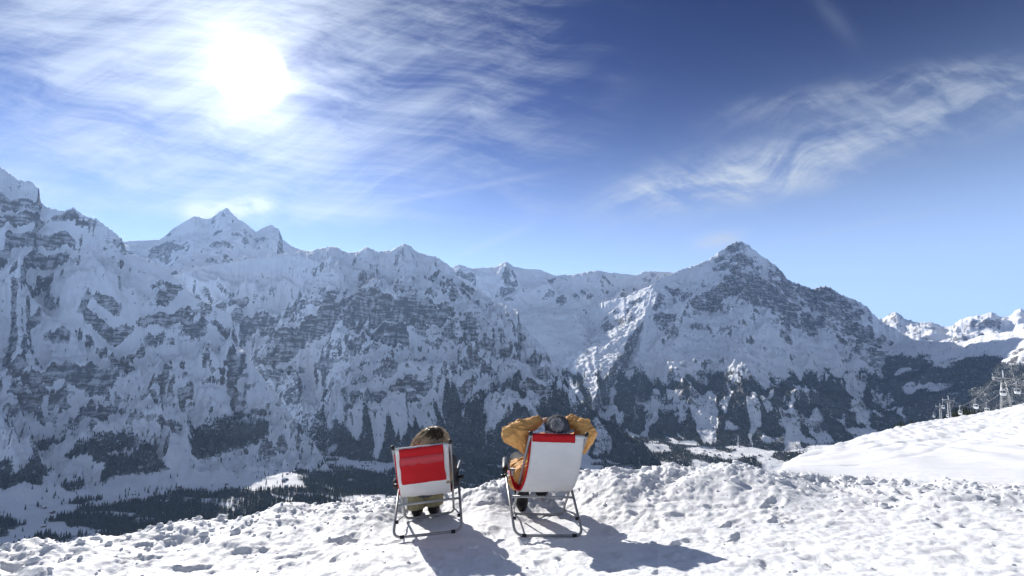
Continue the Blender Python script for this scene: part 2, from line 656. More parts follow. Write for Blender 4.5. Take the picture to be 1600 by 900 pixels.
def build_heights():
    th, r = np.meshgrid(TH, RR)                       # rows = radius
    th = th.astype(np.float64)
    X, Y = r * np.sin(th), r * np.cos(th)
    zv = zv_curve(TH)[None, :]
    # valley floor and the hillside below the camera
    vn = fbm(X / 700, Y / 700, 5, 3)
    floor = zv + 0.012 * (r - 3000) * 0 + vn * 28
    floor = floor - 60 * np.exp(-((r - 3900) / 900) ** 2) * sstep(th, -0.1, 0.3)
    hill = -0.46 * (r - 10) + 4 + fbm(X / 160, Y / 160, 3, 9) * 6
    k = 40.0
    V = np.log(np.exp(np.clip(hill - floor, -600, 600) / k) + 1) * k + floor
    # glacier trough between the two middle mountains
    thn = th + fbm(X / 600, Y / 600, 4, 33) * .035
    g_in = sstep(th, th_of(700), th_of(800)) * (1 - sstep(thn, th_of(895), th_of(990)))
    gz = np.interp(r, [4800, 5600, 6400, 7000, 7600, 8200, 8800, 9800], [-980, -800, -560, -380, 30, 370, 480, 600]) + fbm(X / 330, Y / 330, 5, 30) * 45
    V = np.where(g_in > 0, np.maximum(V, V + (gz - V) * g_in), V)
    # shared relief noise
    u, v = th * 6000.0, r
    wx = fbm(X / 900, Y / 900, 2, 21) * 200
    wy = fbm(X / 900 + 31, Y / 900 + 3, 2, 22) * 200
    big = 0
    a, L = 1.0, 1100.0
    for i in range(3):
        big = big + a * ((1 - np.abs(perlin((X + wx) / L, (Y + wy) / L, 40 + i)) * 1.6) - .55)
        a *= .5
        L *= .48
    flute = 0
    a, L = 1.0, 170.0
    du = wx * 0.5
    for i in range(5):
        st = (.34, .42, .55, .8, 1.0)[i]
        n = perlin((u + du) / L, v * st / L + 5 * i, 60 + i)
        flute = flute + a * ((1 - np.abs(n) * 1.7) - .5)
        a *= .56
        L *= .5
    fine = fbm(u / 60, v / 60, 4, 80, 0.6)
    strata = [(L, A, fbm(X / 500, Y / 500, 3, sd) * L * 1.1, sstep(fbm(X / 620 + sd, Y / 620, 3, sd + 3), lo, lo + .45)) for L, A, sd, lo in ((210, .42, 100, .0), (64, .3, 110, .1))]
    Z = V.copy()
    base_s = np.zeros_like(V)
    ID = np.zeros(V.shape, np.int8)
    TT = np.zeros_like(V)
    for mi, name in enumerate(ORDER, 1):
        d = MASSIFS[name]
        cr = d['crest']
        ths = np.array([pix(p, q)[0] for p, q, _ in cr])
        zs = np.array([EYE + pix(p, q)[1] * rc for p, q, rc in cr])
        rs = np.array([rc for _, _, rc in cr])
        rc = np.interp(TH, ths, rs)
        zc = np.interp(TH, ths, zs)
        jag = fbm(TH * 330, TH * 0 + mi * 3.1, 4, 5 + mi, 0.6) * 0.0016 * rc * d['amp']
        zc = zc + jag
        inside = (TH >= ths[0]) & (TH <= ths[-1])
        rf = np.interp(TH, [th_of(p) for p, _ in d['foot']], [q for _, q in d['foot']])
        if 'zf' in d:
            zf = np.interp(TH, [th_of(p) for p, _ in d['zf']], [q for _, q in d['zf']])
        else:
            zf = zv_curve(TH) - 10
        t = (r - rf) / np.maximum(rc - rf, 50)
        bg_ = big
        if name == 'eiger':
            bg_ = big * (1 - .85 * np.exp(-((th - th_of(1149)) / .055) ** 2 - ((r - 6750) / 800) ** 2))
        # the foot line wanders
        tw = t + bg_ * 0.05 * np.clip(t * 3, 0, 1) * np.clip((1 - t) * 4, 0, 1)
        pt, pp = zip(*d['prof'])
        p = np.interp(tw, pt, pp)
        z = zf + (zc - zf) * p
        w = np.clip(t / .25, 0, 1) ** 1.2 * np.clip((1.0 - t) / .22, 0.0, 1) ** .8
        wf = np.clip(t / .2, 0, 1) * np.clip((1.03 - t) / .12, 0.12, 1)
        z = z + d['amp'] * (w * bg_ * (110 if name == 'eiger' else 210) + wf * flute * 42 + wf * fine * 9)
        # rock strata
        for L, A, wn, msk in strata:
            q = (z + .07 * X - .02 * Y + wn) / L
            fr = q - np.floor(q)
            z = z + A * L * (sstep(fr, .3, .7) - fr) * msk * wf * d['amp']
        zb = zc - (r - rc) * 1.15 + flute * 20 * d['amp'] * np.clip((r - rc) / 100, 0, 1)
        z = np.where(t > 1, zb, z)
        z = np.where((t < -0.02) | (~inside)[None, :], -9000, z)
        hit = z > Z
        Z = np.where(hit, z, Z)
        ID = np.where(hit, mi, ID).astype(np.int8)
        TT = np.where(hit, t, TT)
    # sunlit spur in front of the right-hand peak
    sp = [(1022, 440, 8400), (1006, 492, 7700), (1003, 545, 7000), (985, 590, 6300), (945, 640, 5750)]
    P = []
    for px_, py_, rc in sp:
        t0, tt = pix(px_, py_)
        P.append((rc * math.sin(t0), rc * math.cos(t0), EYE + tt * rc))
    best = np.full(Z.shape, -9000.0)
    reg = (th > th_of(760)) & (th < th_of(1200)) & (r > 5000) & (r < 9300)
    Xr, Yr = X[reg] + wx[reg] * .25, Y[reg] + wy[reg] * .25
    bb = np.full(Xr.shape, -9000.0)
    for A, B in zip(P[:-1], P[1:]):
        ax, ay, az = A
        ex, ey, ez = B[0] - ax, B[1] - ay, B[2] - az
        tt = np.clip(((Xr - ax) * ex + (Yr - ay) * ey) / (ex * ex + ey * ey), 0, 1)
        dd = np.hypot(Xr - ax - tt * ex, Yr - ay - tt * ey)
        left_ = (ex * (Yr - ay) - ey * (Xr - ax)) < 0
        bb = np.maximum(bb, az + ez * tt - np.where(left_, .47, .8) * dd - 10)
    bb = bb + flute[reg] * 26 + big[reg] * 30 + fine[reg] * 6
    zs_ = bb + .1 * Xr + .05 * Yr
    q = zs_ / 95 + fbm(Xr / 260, Yr / 260, 4, 35) * 1.3
    fr = q - np.floor(q)
    bb = bb + .26 * 95 * (sstep(fr, .3, .7) - fr) * sstep(fbm(Xr / 350, Yr / 350, 3, 36), -.4, .3) + fbm(Xr / 120, Yr / 120, 4, 37) * 16
    best[reg] = bb
    hit = best > Z
    ID = np.where(hit, 5, ID).astype(np.int8)
    Z = np.maximum(Z, best)
    return th, r, X, Y, Z, ID, TT, V, big, flute, fine


th2, r2, X2, Y2, Z2, ID2, T2, V2, BIG, FLU, FINE = build_heights()


def slopes(Z):
    dzr = np.gradient(Z, axis=0) / np.gradient(r2, axis=0)
    dzt = np.gradient(Z, axis=1) / (np.gradient(th2, axis=1) * r2)
    return np.hypot(dzr, dzt), dzr, dzt


SL, DZR, DZT = slopes(Z2)


def blur(a, n):
    p = n // 2
    for ax in (0, 1):
        w = [(0, 0), (0, 0)]
        w[ax] = (p + 1, p)
        c = np.cumsum(np.pad(a, w, mode='edge'), axis=ax)
        m = a.shape[ax]
        a = (np.take(c, range(n, n + m), axis=ax) - np.take(c, range(0, m), axis=ax)) / n
    return a


SLB = blur(SL, 61)
lowf = fbm(X2 / 800, Y2 / 800, 3, 200)
midf = fbm(X2 / 190, Y2 / 190, 3, 205)
score = .5 * blur(SL, 5) + .5 * SL - .6 * SLB + lowf * .6 + midf * .32 + FINE * .1 + BIG * .18


def zone(px0, px1, t0, t1, soft=.05, spx=25):
    a = sstep(th2, th_of(px0 - spx), th_of(px0 + spx)) * (1 - sstep(th2, th_of(px1 - spx), th_of(px1 + spx)))
    return a * sstep(T2, t0 - soft, t0 + soft) * (1 - sstep(T2, t1 - soft, t1 + soft))


score = score + .75 * zone(1130, 1345, .74, 1.1) * (ID2 == 5) + .55 * zone(545, 820, .57, .68) * (ID2 == 3) + .5 * zone(-50, 200, .9, 1.1) * (ID2 == 1) + .45 * zone(-50, 420, .40, .53) * (ID2 == 1) - .35 * zone(-50, 330, .62, .86) * (ID2 == 1)
score = score + .55 * zone(235, 480, .9, 1.05) * (ID2 == 1) + .7 * zone(150, 190, .54, .76, .03, 8) * (ID2 == 1) + .55 * zone(395, 500, .12, .36) * (ID2 == 3) + .75 * zone(515, 560, .5, .62, .03, 8) * (ID2 == 3) + .7 * zone(415, 465, .4, .48, .03, 8) * (ID2 == 3) + .6 * zone(555, 600, .7, .9, .04, 10) * (ID2 == 3)
score = score - .55 * zone(1030, 1400, .38, .6) * (ID2 == 5) - .6 * zone(250, 530, .7, 1.1) * (ID2 == 3)
COVER = {1: .19, 2: .12, 3: .22, 4: .08, 5: .2, 6: .03, 7: .16}
ROCK = np.zeros_like(Z2)
TANV = (Z2 - EYE) / r2
RUN = np.maximum.accumulate(TANV, axis=0)
VIS = TANV >= RUN - 0.004
for mi, cov in COVER.items():
    msk = (ID2 == mi)
    sub = score[msk & VIS & (SL > .3)]
    if len(sub) < 50:
        continue
    q0 = np.quantile(sub, 1 - cov)
    sd = sub.std()
    ROCK[msk] = np.clip(.5 + (score[msk] - q0) / (1.6 * sd), -.7, 1.25)
ROCK = ROCK - .8 * (1 - sstep(SL, .25, .55))
# woods
gully = fbm(th2 * 6000 / 210 + lowf * .4, r2 / 900, 4, 300)
pat = fbm(X2 / 420, Y2 / 420, 4, 310)
FOR = np.zeros_like(Z2)
e = ID2 == 5
FOR[e] = (sstep(-(Z2 - (-445 + gully * 210 + lowf * 60)), -40, 60) * (1 - .85 * sstep(gully, .16, .3)) * (1 - sstep(pat, .28, .5) * sstep(-Z2, 700, 850)))[e]
FOR[e] *= 1 - .8 * (sstep(pat, -.05, .25) * sstep(-Z2, 820, 900) * sstep(th2, th_of(1180), th_of(1240)))[e]
e = ID2 == 3
FOR[e] = (sstep(-(Z2 - (-650 + gully * 300 + 160 * sstep(th2, th_of(520), th_of(900)))), -40, 50) * (1 - .6 * sstep(pat, .3, .5)) * sstep(th2, th_of(380), th_of(560)))[e]
e = ID2 == 6
FOR[e] = (sstep(-(Z2 - (-265 + pat * 150 - 60 * sstep(th2, th_of(1400), th_of(1500)))), -30, 40) * (1 - .8 * sstep(pat, .42, .55) * (1 - sstep(th2, th_of(1440), th_of(1500)))))[e]
FOR[e] = np.maximum(FOR, sstep(-Z2 + pat * 60, 225, 275) * sstep(th2, th_of(1450), th_of(1500)))[e]
e = ID2 == 1
FOR[e] = (sstep(pat + .15 * gully, -.06, .1) * sstep(-Z2, 470, 560) * (1 - sstep(-Z2, 668, 700)))[e]
e = ID2 == 0
band = sstep(-TANV + pat * .035 + .012 * sstep(th2, th_of(300), th_of(560)) + .03 * (1 - sstep(th2, th_of(80), th_of(280))), .262, .270)
gap = fbm(X2 / 330, Y2 / 150, 3, 320)
band = band * (1 - sstep(gap, .18, .34) * sstep(.305 + TANV, -.01, .03))
FOR[e] = np.clip(band * sstep(pat, -.55, -.3) + sstep(pat, .27, .36) * sstep(th2, th_of(-100), th_of(700)) + sstep(pat + .2 * lowf, .12, .22) * sstep(th2, th_of(700), th_of(900)) * .9, 0, 1)[e]
FOR[e] *= sstep(-Z2, 520, 640)[e]
ROCK = np.where(ROCK > 0, ROCK * (1 - FOR), ROCK)
ROCK[ID2 == 0] = -.6

MT_LABEL = {
    0: ('valley', 'snowy valley floor with meadows and dark woods far below the snow bank'),
    1: ('mountain', 'steep snow and rock wall filling the left of the picture'),
    2: ('mountain', 'distant white twin peaked summit above the left wall, cloud behind it'),
    3: ('mountain', 'broad rocky mountain with dark cliff band behind the left chair'),
    4: ('mountain', 'pale far glacier wall between the two middle mountains'),
    5: ('mountain', 'tall pointed peak with dark summit face right of centre'),
    6: ('hill', 'low sunlit snow shoulder above dark blue forest at the right'),
    7: ('mountain', 'small far snowy peaks on the right horizon'),
}


def emit_terrain():
    idx = np.arange(NR * NT).reshape(NR, NT)
    q = np.stack([idx[:-1, :-1], idx[:-1, 1:], idx[1:, 1:], idx[1:, :-1]], -1).reshape(-1, 4)
    near = (TANV > RUN - 0.045)
    near = near | np.roll(near, 2, 0) | np.roll(near, -2, 0)
    keep = near.ravel()[q].any(1)
    qid = ID2.ravel()[q].max(1)
    co = np.stack([X2.ravel(), Y2.ravel(), Z2.ravel()], -1)
    tot = 0
    for mi, (nm, lab) in MT_LABEL.items():
        sel = q[keep & (qid == mi)]
        if not len(sel):
            continue
        used, inv = np.unique(sel.ravel(), return_inverse=True)
        tot += len(sel) * 2
        me = quads_mesh(nm, co[used], inv.reshape(-1, 4), M_MOUNT,
                        {'rock': ROCK.ravel()[used], 'forest': FOR.ravel()[used]})
        o = bpy.data.objects.new(nm, me)
        link(o)
        tag(o, lab, 'valley' if mi == 0 else ('hill' if mi == 6 else 'mountain'), kind='structure')
    print('terrain tris', tot)


emit_terrain()

# ------------------------------------------------------------------ near ground
bank_pts = [(-250, 900), (-80, 885), (0, 866), (23, 862), (50, 848), (74, 838), (101, 843), (155, 838), (186, 832), (232, 826), (302, 815), (356, 815), (411, 801), (446, 788), (504, 786), (562, 781), (612, 776),
            (690, 768), (735, 764), (760, 757), (790, 746), (840, 740), (900, 736), (960, 729), (1000, 731), (1060, 726), (1100, 728), (1150, 724), (1180, 727), (1215, 733), (1250, 740), (1300, 752), (1400, 757), (1500, 756), (1600, 760), (1750, 770), (1950, 790)]
BT = np.array([pix(*p)[0] for p in bank_pts])
BTAN = np.array([-pix(*p)[1] for p in bank_pts])
BR = np.interp(BT, [th_of(p) for p in (-250, 0, 300, 800, 1200, 1600, 1900)], [4.9, 5.0, 5.3, 5.75, 6.1, 6.3, 6.2])
sky_pts = [(1150, 748, 18), (1200, 732, 25), (1250, 712, 40), (1300, 697, 60), (1350, 680, 88), (1400, 667, 120), (1450, 657, 160), (1500, 650, 200), (1540, 643, 240), (1570, 637, 275), (1600, 629, 310), (1700, 600, 400), (1900, 560, 500)]
ST = np.array([pix(p, q)[0] for p, q, _ in sky_pts])
STAN = np.array([-pix(p, q)[1] for p, q, _ in sky_pts])
SR = np.array([r for _, _, r in sky_pts])


JR = dict(obL=at(805, 837, 4.15), obR=at(911, 837, 4.22), otL=at(789, 733, 4.63), otR=at(886, 736, 4.72), itL=at(829, 677, 4.07), itR=at(917, 679, 4.13), ibL=at(801, 803, 4.96), ibR=at(878, 804, 5.01))
JL = dict(obL=at(614, 841, 4.13), obR=at(722, 829, 4.22), otL=at(625, 748, 4.58), otR=at(715.5, 736, 4.66), itL=at(613.4, 700, 4.04), itR=at(703.3, 690, 4.12), ibL=at(634, 811, 4.87), ibR=at(709.5, 800, 4.95))
SMT = np.linspace(-1.0, 1.0, 2001)
SMB = np.interp(SMT, BT, BTAN)
SMB = np.convolve(np.pad(SMB, 90, mode='edge'), np.hanning(181) / np.hanning(181).sum(), mode='valid')
CONTACT = [J[k] for J in (JR, JL) for k in ('obL', 'obR', 'ibL', 'ibR')]


def plane_z(x, y):
    """trampled platform, levelled where the chairs stand"""
    z = plane_raw(x, y)
    num, den = 0.0, .35
    for p in CONTACT:
        w = np.exp(-((x - p.x) ** 2 + (y - p.y) ** 2) / .16)
        num = num + w * (p.z - .028 - float(plane_raw(p.x, p.y)))
        den = den + w
    return z + num / den


def chair_w(x, y):
    w = 0
    for J in (JR, JL):
        c = (J['obL'] + J['obR'] + J['ibL'] + J['ibR']) / 4
        w = w + np.exp(-(((x - c.x) / .45) ** 4 + ((y - c.y - .12) / .72) ** 4))
    return np.minimum(w, 1)


_pr = random.Random(21)
PRINTS = []
for bx, by, ba, n in ((-1.7, 2.9, .35, 5), (.15, 2.95, -.12, 5), (1.9, 3.0, -.5, 6), (-2.6, 3.6, 1.2, 6), (2.2, 4.4, -1.35, 7), (-.2, 5.0, 1.4, 4), (1.3, 3.6, .9, 5)):
    for k in range(n):
        sd_ = .11 if k % 2 else -.11
        PRINTS.append((bx + k * .34 * math.sin(ba) + sd_ * math.cos(ba), by + k * .34 * math.cos(ba) - sd_ * math.sin(ba), ba + _pr.gauss(0, .15)))


def plane_raw(x, y):
    near = np.maximum(0, 4.2 - y)
    return -.035 + .06 * x - .15 * (y - 4.2) + .042 * np.minimum(near, 3) ** 1.5


def near_z(th, r, detail=True):
    x, y = r * np.sin(th), r * np.cos(th)
    base = plane_z(x, y)
    rb = np.interp(th, BT, BR)
    rb_n = rb + fbm(th * 9, th * 0 + 2.0, 3, 410) * .12
    zb = EYE - np.interp(th, BT, BTAN) * rb
    hb = np.maximum(zb - plane_z(rb * np.sin(th), rb * np.cos(th)), .05)
    zb = plane_z(rb * np.sin(th), rb * np.cos(th)) + hb
    d = (r - rb_n)
    front = np.exp(-(np.minimum(d, 0) / .85) ** 2)
    front = front * (1 - .92 * chair_w(x, y))
    z_in = base + hb * front
    # beyond the crest
    se = np.interp(th, ST, SR)
    stn = np.interp(th, ST, STAN)
    bt = (EYE - zb) / rb
    piste = sstep(th, th_of(1165), th_of(1215))
    rr = np.maximum(r, rb)
    s = np.clip(np.log(rr / rb) / np.log(np.maximum(se, rb * 1.5) / rb), 0, 1)
    bs = np.interp(th, SMT, SMB)
    zp = EYE - rr * (bs + (stn - bs) * s ** .85) + (bs - bt) * rb * np.exp(-(rr - rb) / .8)
    zp = np.where(r > se, EYE - se * stn - (stn + .05) * (r - se) - .0009 * np.minimum(r - se, 350) ** 2, zp)
    zd = zb - .6 * np.maximum(d, 0) - .25 * np.minimum(np.maximum(d, 0), .6)
    z_out = zd + (zp - zd) * piste
    z = np.where(d < 0, z_in, z_out)
    if detail:
        nb = np.exp(-(d / .75) ** 2) * (d < 0) + np.exp(-(np.maximum(d, 0) / .5) ** 2) * (d >= 0)
        nb2 = np.exp(-(np.minimum(d, 0) / 1.7) ** 2) * (r < rb + 3)
        flat = 1 - nb
        wx = fbm(x * 1.6, y * 1.6, 2, 420) * .12
        wy = fbm(x * 1.6 + 9, y * 1.6, 2, 421) * .12

        def bil(L, sd):
            return np.abs(perlin((x + wx) / L, (y + wy) / L, sd))
        chunk = bil(.8, 430) * .07 + perlin(x / .42, y / .42, 435) * .05 + perlin((x + wx) / .2, (y + wy) / .2, 431) * .034 + bil(.12, 432) * .03 + perlin(x / .06, y / .06, 433) * .016 + perlin(x / .03, y / .03, 434) * .008 - .02
        where = .35 + .65 * sstep(fbm(x * .9, y * .9, 2, 440), -.35, .3)
        z = z + nb * chunk * (.6 + .32 * where) + nb2 * (1 - nb) * chunk * .3 * where * (1 - .8 * chair_w(x, y))
        fade = np.clip(14 / np.maximum(r, 14), 0, 1) ** 1.2
        tram = fbm(x / .5, y / .5, 3, 450) * .017 + bil(.2, 451) * .018 - .008 + perlin(x / .075, y / .075, 452) * .008 + perlin(x / .035, y / .035, 453) * .004
        # pits from boots
        pit = -.028 * sstep(perlin(x / .23 + wx, y / .23, 455), .42, .72) * sstep(perlin(x / 1.4, y / 1.4, 456), -.15, .25)
        for bx, by, ba in PRINTS:
            m = (np.abs(x - bx) < .3) & (np.abs(y - by) < .3)
            if not m.any():
                continue
            ex, ey = x[m] - bx, y[m] - by
            uu, vv = ex * math.sin(ba) + ey * math.cos(ba), ex * math.cos(ba) - ey * math.sin(ba)
            q = (uu / .145) ** 4 + (np.abs(vv) / (.05 + .012 * np.sign(uu))) ** 4
            z[m] += -.02 * np.exp(-q) + .008 * np.exp(-(q - 2.2) ** 2 / 2.5)
        calm = 1 - .72 * chair_w(x, y)
        z = z + flat * np.where(r < rb, tram + pit, 0) * calm
        far = (d > .5) * piste
        c_, s_ = math.cos(math.radians(38)), math.sin(math.radians(38))
        al, ac = x * s_ + y * c_, x * c_ - y * s_
        sc = np.clip(r / 40, .5, 1.6)
        trk = perlin(al / 34, (ac + al * .05 + wx) / 1.1, 460) * .045 + perlin(al / 60, (ac - al * .16) / 1.7, 461) * .05 + perlin(al / 9, ac / 1.3, 462) * .04 + fbm(x / 1.2, y / 1.2, 3, 463) * .03
        groove = 0
        for q, (sl, sp, sd) in enumerate(((-.30, 5.5, 480), (-.14, 3.6, 481), (.0, 4.6, 482), (.12, 6.0, 483), (.34, 9.0, 484))):
            ph = (ac + sl * al + 2.2 * perlin(al / 38, ac / 60, sd)) / sp
            dd = np.abs(ph - np.round(ph)) * sp
            groove = groove + np.exp(-(dd / (.16 + .0022 * r)) ** 2) * sstep(perlin(al / 55 + q, ac / 11, sd + 20), -.05, .25)
        trk = trk - .055 * np.minimum(groove, 1.6)
        und = fbm(x / 28, y / 28, 3, 470) * .3 * np.clip((r - 10) / 60, 0, 1)
        z = z + far * (trk * 1.7 * sc * np.clip((r - 7) / 8, 0, 1) + und * np.clip((se - r) / (se * .5), 0, 1))
    return z


def emit_near():
    th = np.linspace(math.radians(-53), math.radians(53), 900)
    r = np.concatenate([np.linspace(.4, 2.3, 14, endpoint=False), np.geomspace(2.3, 7.2, 300, endpoint=False), np.geomspace(7.2, 12, 24)])
    T, Rr = np.meshgrid(th, r)
    Z = near_z(T, Rr)
    co = np.stack([(Rr * np.sin(T)).ravel(), (Rr * np.cos(T)).ravel(), Z.ravel()], -1)
    n, m = T.shape
    idx = np.arange(n * m).reshape(n, m)
    q = np.stack([idx[:-1, :-1], idx[:-1, 1:], idx[1:, 1:], idx[1:, :-1]], -1).reshape(-1, 4)
    o = bpy.data.objects.new('snow_ground', quads_mesh('snow_ground', co, q, M_SNOW))
    link(o)
    tag(o, 'trampled white snow with a ploughed bank under and behind the deck chairs', 'snow', kind='structure')
    # the ground behind and beside the photographer
    th = np.linspace(math.radians(53), math.radians(307), 90)
    r = np.array([.4, 1, 2, 4, 7, 12, 30])
    T, Rr = np.meshgrid(th, r)
    X, Y = Rr * np.sin(T), Rr * np.cos(T)
    Zb = np.where(Y < 0, plane_z(X, np.maximum(Y, -1)) + 0 * Y, plane_z(X, Y))
    co = np.stack([X.ravel(), Y.ravel(), Zb.ravel()], -1)
    n, m = T.shape
    idx = np.arange(n * m).reshape(n, m)
    q = np.stack([idx[:-1, :-1], idx[:-1, 1:], idx[1:, 1:], idx[1:, :-1]], -1).reshape(-1, 4)
    # hillside out to the valley
    th = np.concatenate([np.linspace(math.radians(-53), math.radians(22), 130, endpoint=False), np.linspace(math.radians(22), math.radians(53), 620)])
    r = np.geomspace(11.95, 660, 230)
    T, Rr = np.meshgrid(th, r)
    Z = near_z(T, Rr)
    far = -.46 * (Rr - 10) + 4
    b = sstep(Rr, 330, 640)
    Z = Z * (1 - b) + far * b
    co = np.stack([(Rr * np.sin(T)).ravel(), (Rr * np.cos(T)).ravel(), Z.ravel()], -1)
    n, m = T.shape
    idx = np.arange(n * m).reshape(n, m)
    q = np.stack([idx[:-1, :-1], idx[:-1, 1:], idx[1:, 1:], idx[1:, :-1]], -1).reshape(-1, 4)
    o = bpy.data.objects.new('snow_slope', quads_mesh('snow_slope', co, q, M_SNOW))
    link(o)
    tag(o, 'smooth sunlit ski slope with ski tracks rising at the right', 'ski slope', kind='structure')


emit_near()


def ground(x, y):
    return float(near_z(np.array([math.atan2(x, y)]), np.array([math.hypot(x, y)]))[0])

def clods():
    parts = []
    rd = random.Random(3)
    for i in range(1100):
        px_ = rd.uniform(-30, 1630)
        t = th_of(px_)
        rb = float(np.interp(t, BT, BR))
        r = rb - abs(rd.gauss(0, .42)) + .12 if rd.random() < .9 else rd.uniform(3.0, rb)
        x, y = r * math.sin(t), r * math.cos(t)
        if float(chair_w(np.array(x), np.array(y))) > .25:
            continue
        s = min(.055, .007 * math.exp(rd.gauss(0, .7)) + .004)
        parts.append((x, y, s))
    xs, ys, ss = (np.array(q) for q in zip(*parts))
    zs = near_z(np.arctan2(xs, ys), np.hypot(xs, ys))
    import bmesh
    bm = bmesh.new()
    bmesh.ops.create_icosphere(bm, subdivisions=2, radius=1.0)
    bv = np.array([v.co[:] for v in bm.verts])
    bf = np.array([[v.index for v in f.verts] for f in bm.faces])
    bm.free()
    co, fa = [], []
    for k, (x, y, z, s) in enumerate(zip(xs, ys, zs, ss)):
        R3 = np.array(Matrix.Rotation(rd.uniform(0, 6.28), 3, Vector((rd.random(), rd.random(), rd.random() + .1)).normalized()))
        q = bv @ R3.T
        n = perlin(q[:, 0] * 1.6 + k * 3.1, q[:, 1] * 1.6 + q[:, 2] * 1.3, 700) * .55 + perlin(q[:, 0] * 3.6 + k, q[:, 2] * 3.6 + q[:, 1], 701) * .25
        q = q * (1 + n)[:, None] * np.array([rd.uniform(.8, 1.3), rd.uniform(.8, 1.3), rd.uniform(.55, .9)]) * s
        fa.append(bf + len(co) * len(bv))
        co.append(q + np.array([x, y, z + s * .18]))
    o = bpy.data.objects.new('snow_clods', quads_mesh('snow_clods', np.concatenate(co), np.concatenate(fa), M_SNOW))
    link(o)
    tag(o, 'loose lumps of ploughed snow strewn along the snow bank', 'snow', kind='stuff')


clods()

# ------------------------------------------------------------------ conifers
def conifer_geo(h, w, tiers, seg, seed, ragged=.25):
    rd = random.Random(seed)
    V, F = [], []
    for k in range(tiers):
        f0 = .1 + .9 * k / tiers
        z0 = h * f0 * .93
        z1 = min(h, z0 + h * (1.15 / tiers) * 1.35) if k < tiers - 1 else h
        rr = w * (1 - k / tiers) ** .85 * rd.uniform(.85, 1.1) + w * .05
        o = len(V)
        for i in range(seg):
            a = 2 * math.pi * (i + rd.uniform(-.25, .25)) / seg + k
            q = rr * (1 - ragged * rd.random()) * (1.0 if i % 2 == 0 else .62)
            V.append(Vector((q * math.cos(a), q * math.sin(a), z0 - h * .03 * (1 if i % 2 == 0 else -1) * rd.random())))
        V.append(Vector((rd.uniform(-.02, .02) * w, rd.uniform(-.02, .02) * w, z1)))
        V.append(Vector((0, 0, z0 + h * .05)))
        for i in range(seg):
            F.append((o + i, o + (i + 1) % seg, o + seg))
            F.append((o + (i + 1) % seg, o + i, o + seg + 1))
    return V, F


def tree_mesh(name, h, w, tiers, seg, seed):
    V, F = conifer_geo(h, w, tiers, seg, seed)
    n = len(F)
    tv, tf = tube_geo([(0, 0, -1.5), (0, 0, h * .2), (0, 0, h * .7)], [w * .08, w * .07, w * .02], 5)
    V2, F2 = join_geo([(V, F), (tv, tf)])
    me = bpy.data.meshes.new(name)
    me.from_pydata([tuple(p) for p in V2], [], F2)
    me.materials.append(M_NEEDLE)
    me.materials.append(M_BARK)
    me.polygons.foreach_set('material_index', [0] * n + [1] * len(tf))
    me.update()
    return me


def scatter(mask, spacing):
    dr = np.gradient(RR)[:, None] * np.ones((1, NT))
    cell = dr * r2 * (TH[1] - TH[0])
    wgt = (cell * mask).ravel()
    n = int(wgt.sum() / spacing ** 2)
    if n < 1:
        return np.zeros((0, 3))
    c = np.cumsum(wgt)
    i = np.minimum(np.searchsorted(c, RNG.random(n) * c[-1]), c.size - 1)
    jr = (RNG.random(n) - .5) * dr.ravel()[i]
    jt = (RNG.random(n) - .5) * (TH[1] - TH[0])
    rr, tt = r2.ravel()[i] + jr, th2.ravel()[i] + jt
    z = Z2.ravel()[i] + DZR.ravel()[i] * jr + DZT.ravel()[i] * jt * rr
    return np.stack([rr * np.sin(tt), rr * np.cos(tt), z], -1)


def forest(name, pts, proto, smin, smax, label):
    me = bpy.data.meshes.new(name)
    me.vertices.add(len(pts))
    me.vertices.foreach_set('co', pts.astype(np.float32).ravel())
    for nm, v in (('tsize', RNG.uniform(smin, smax, len(pts))), ('tturn', RNG.uniform(0, 6.28, len(pts)))):
        at_ = me.attributes.new(nm, 'FLOAT', 'POINT')
        at_.data.foreach_set('value', v.astype(np.float32))
    o = bpy.data.objects.new(name, me)
    link(o)
    g = bpy.data.node_groups.new(name, 'GeometryNodeTree')
    g.interface.new_socket('Geometry', in_out='INPUT', socket_type='NodeSocketGeometry')
    g.interface.new_socket('Geometry', in_out='OUTPUT', socket_type='NodeSocketGeometry')
    gi, go = g.nodes.new('NodeGroupInput'), g.nodes.new('NodeGroupOutput')
    iop = g.nodes.new('GeometryNodeInstanceOnPoints')
    oi = g.nodes.new('GeometryNodeObjectInfo')
    oi.inputs['Object'].default_value = proto
    oi.inputs['As Instance'].default_value = True
    def named(nm):
        a = g.nodes.new('GeometryNodeInputNamedAttribute')
        a.data_type = 'FLOAT'
        a.inputs['Name'].default_value = nm
        return a.outputs['Attribute']
    cx = g.nodes.new('ShaderNodeCombineXYZ')
    g.links.new(named('tturn'), cx.inputs[2])
    g.links.new(gi.outputs[0], iop.inputs['Points'])
    g.links.new(oi.outputs['Geometry'], iop.inputs['Instance'])
    g.links.new(cx.outputs[0], iop.inputs['Rotation'])
    g.links.new(named('tsize'), iop.inputs['Scale'])
    g.links.new(iop.outputs[0], go.inputs[0])
    md = o.modifiers.new('trees', 'NODES')
    md.node_group = g
    tag(o, label, 'forest', kind='stuff')
    return o


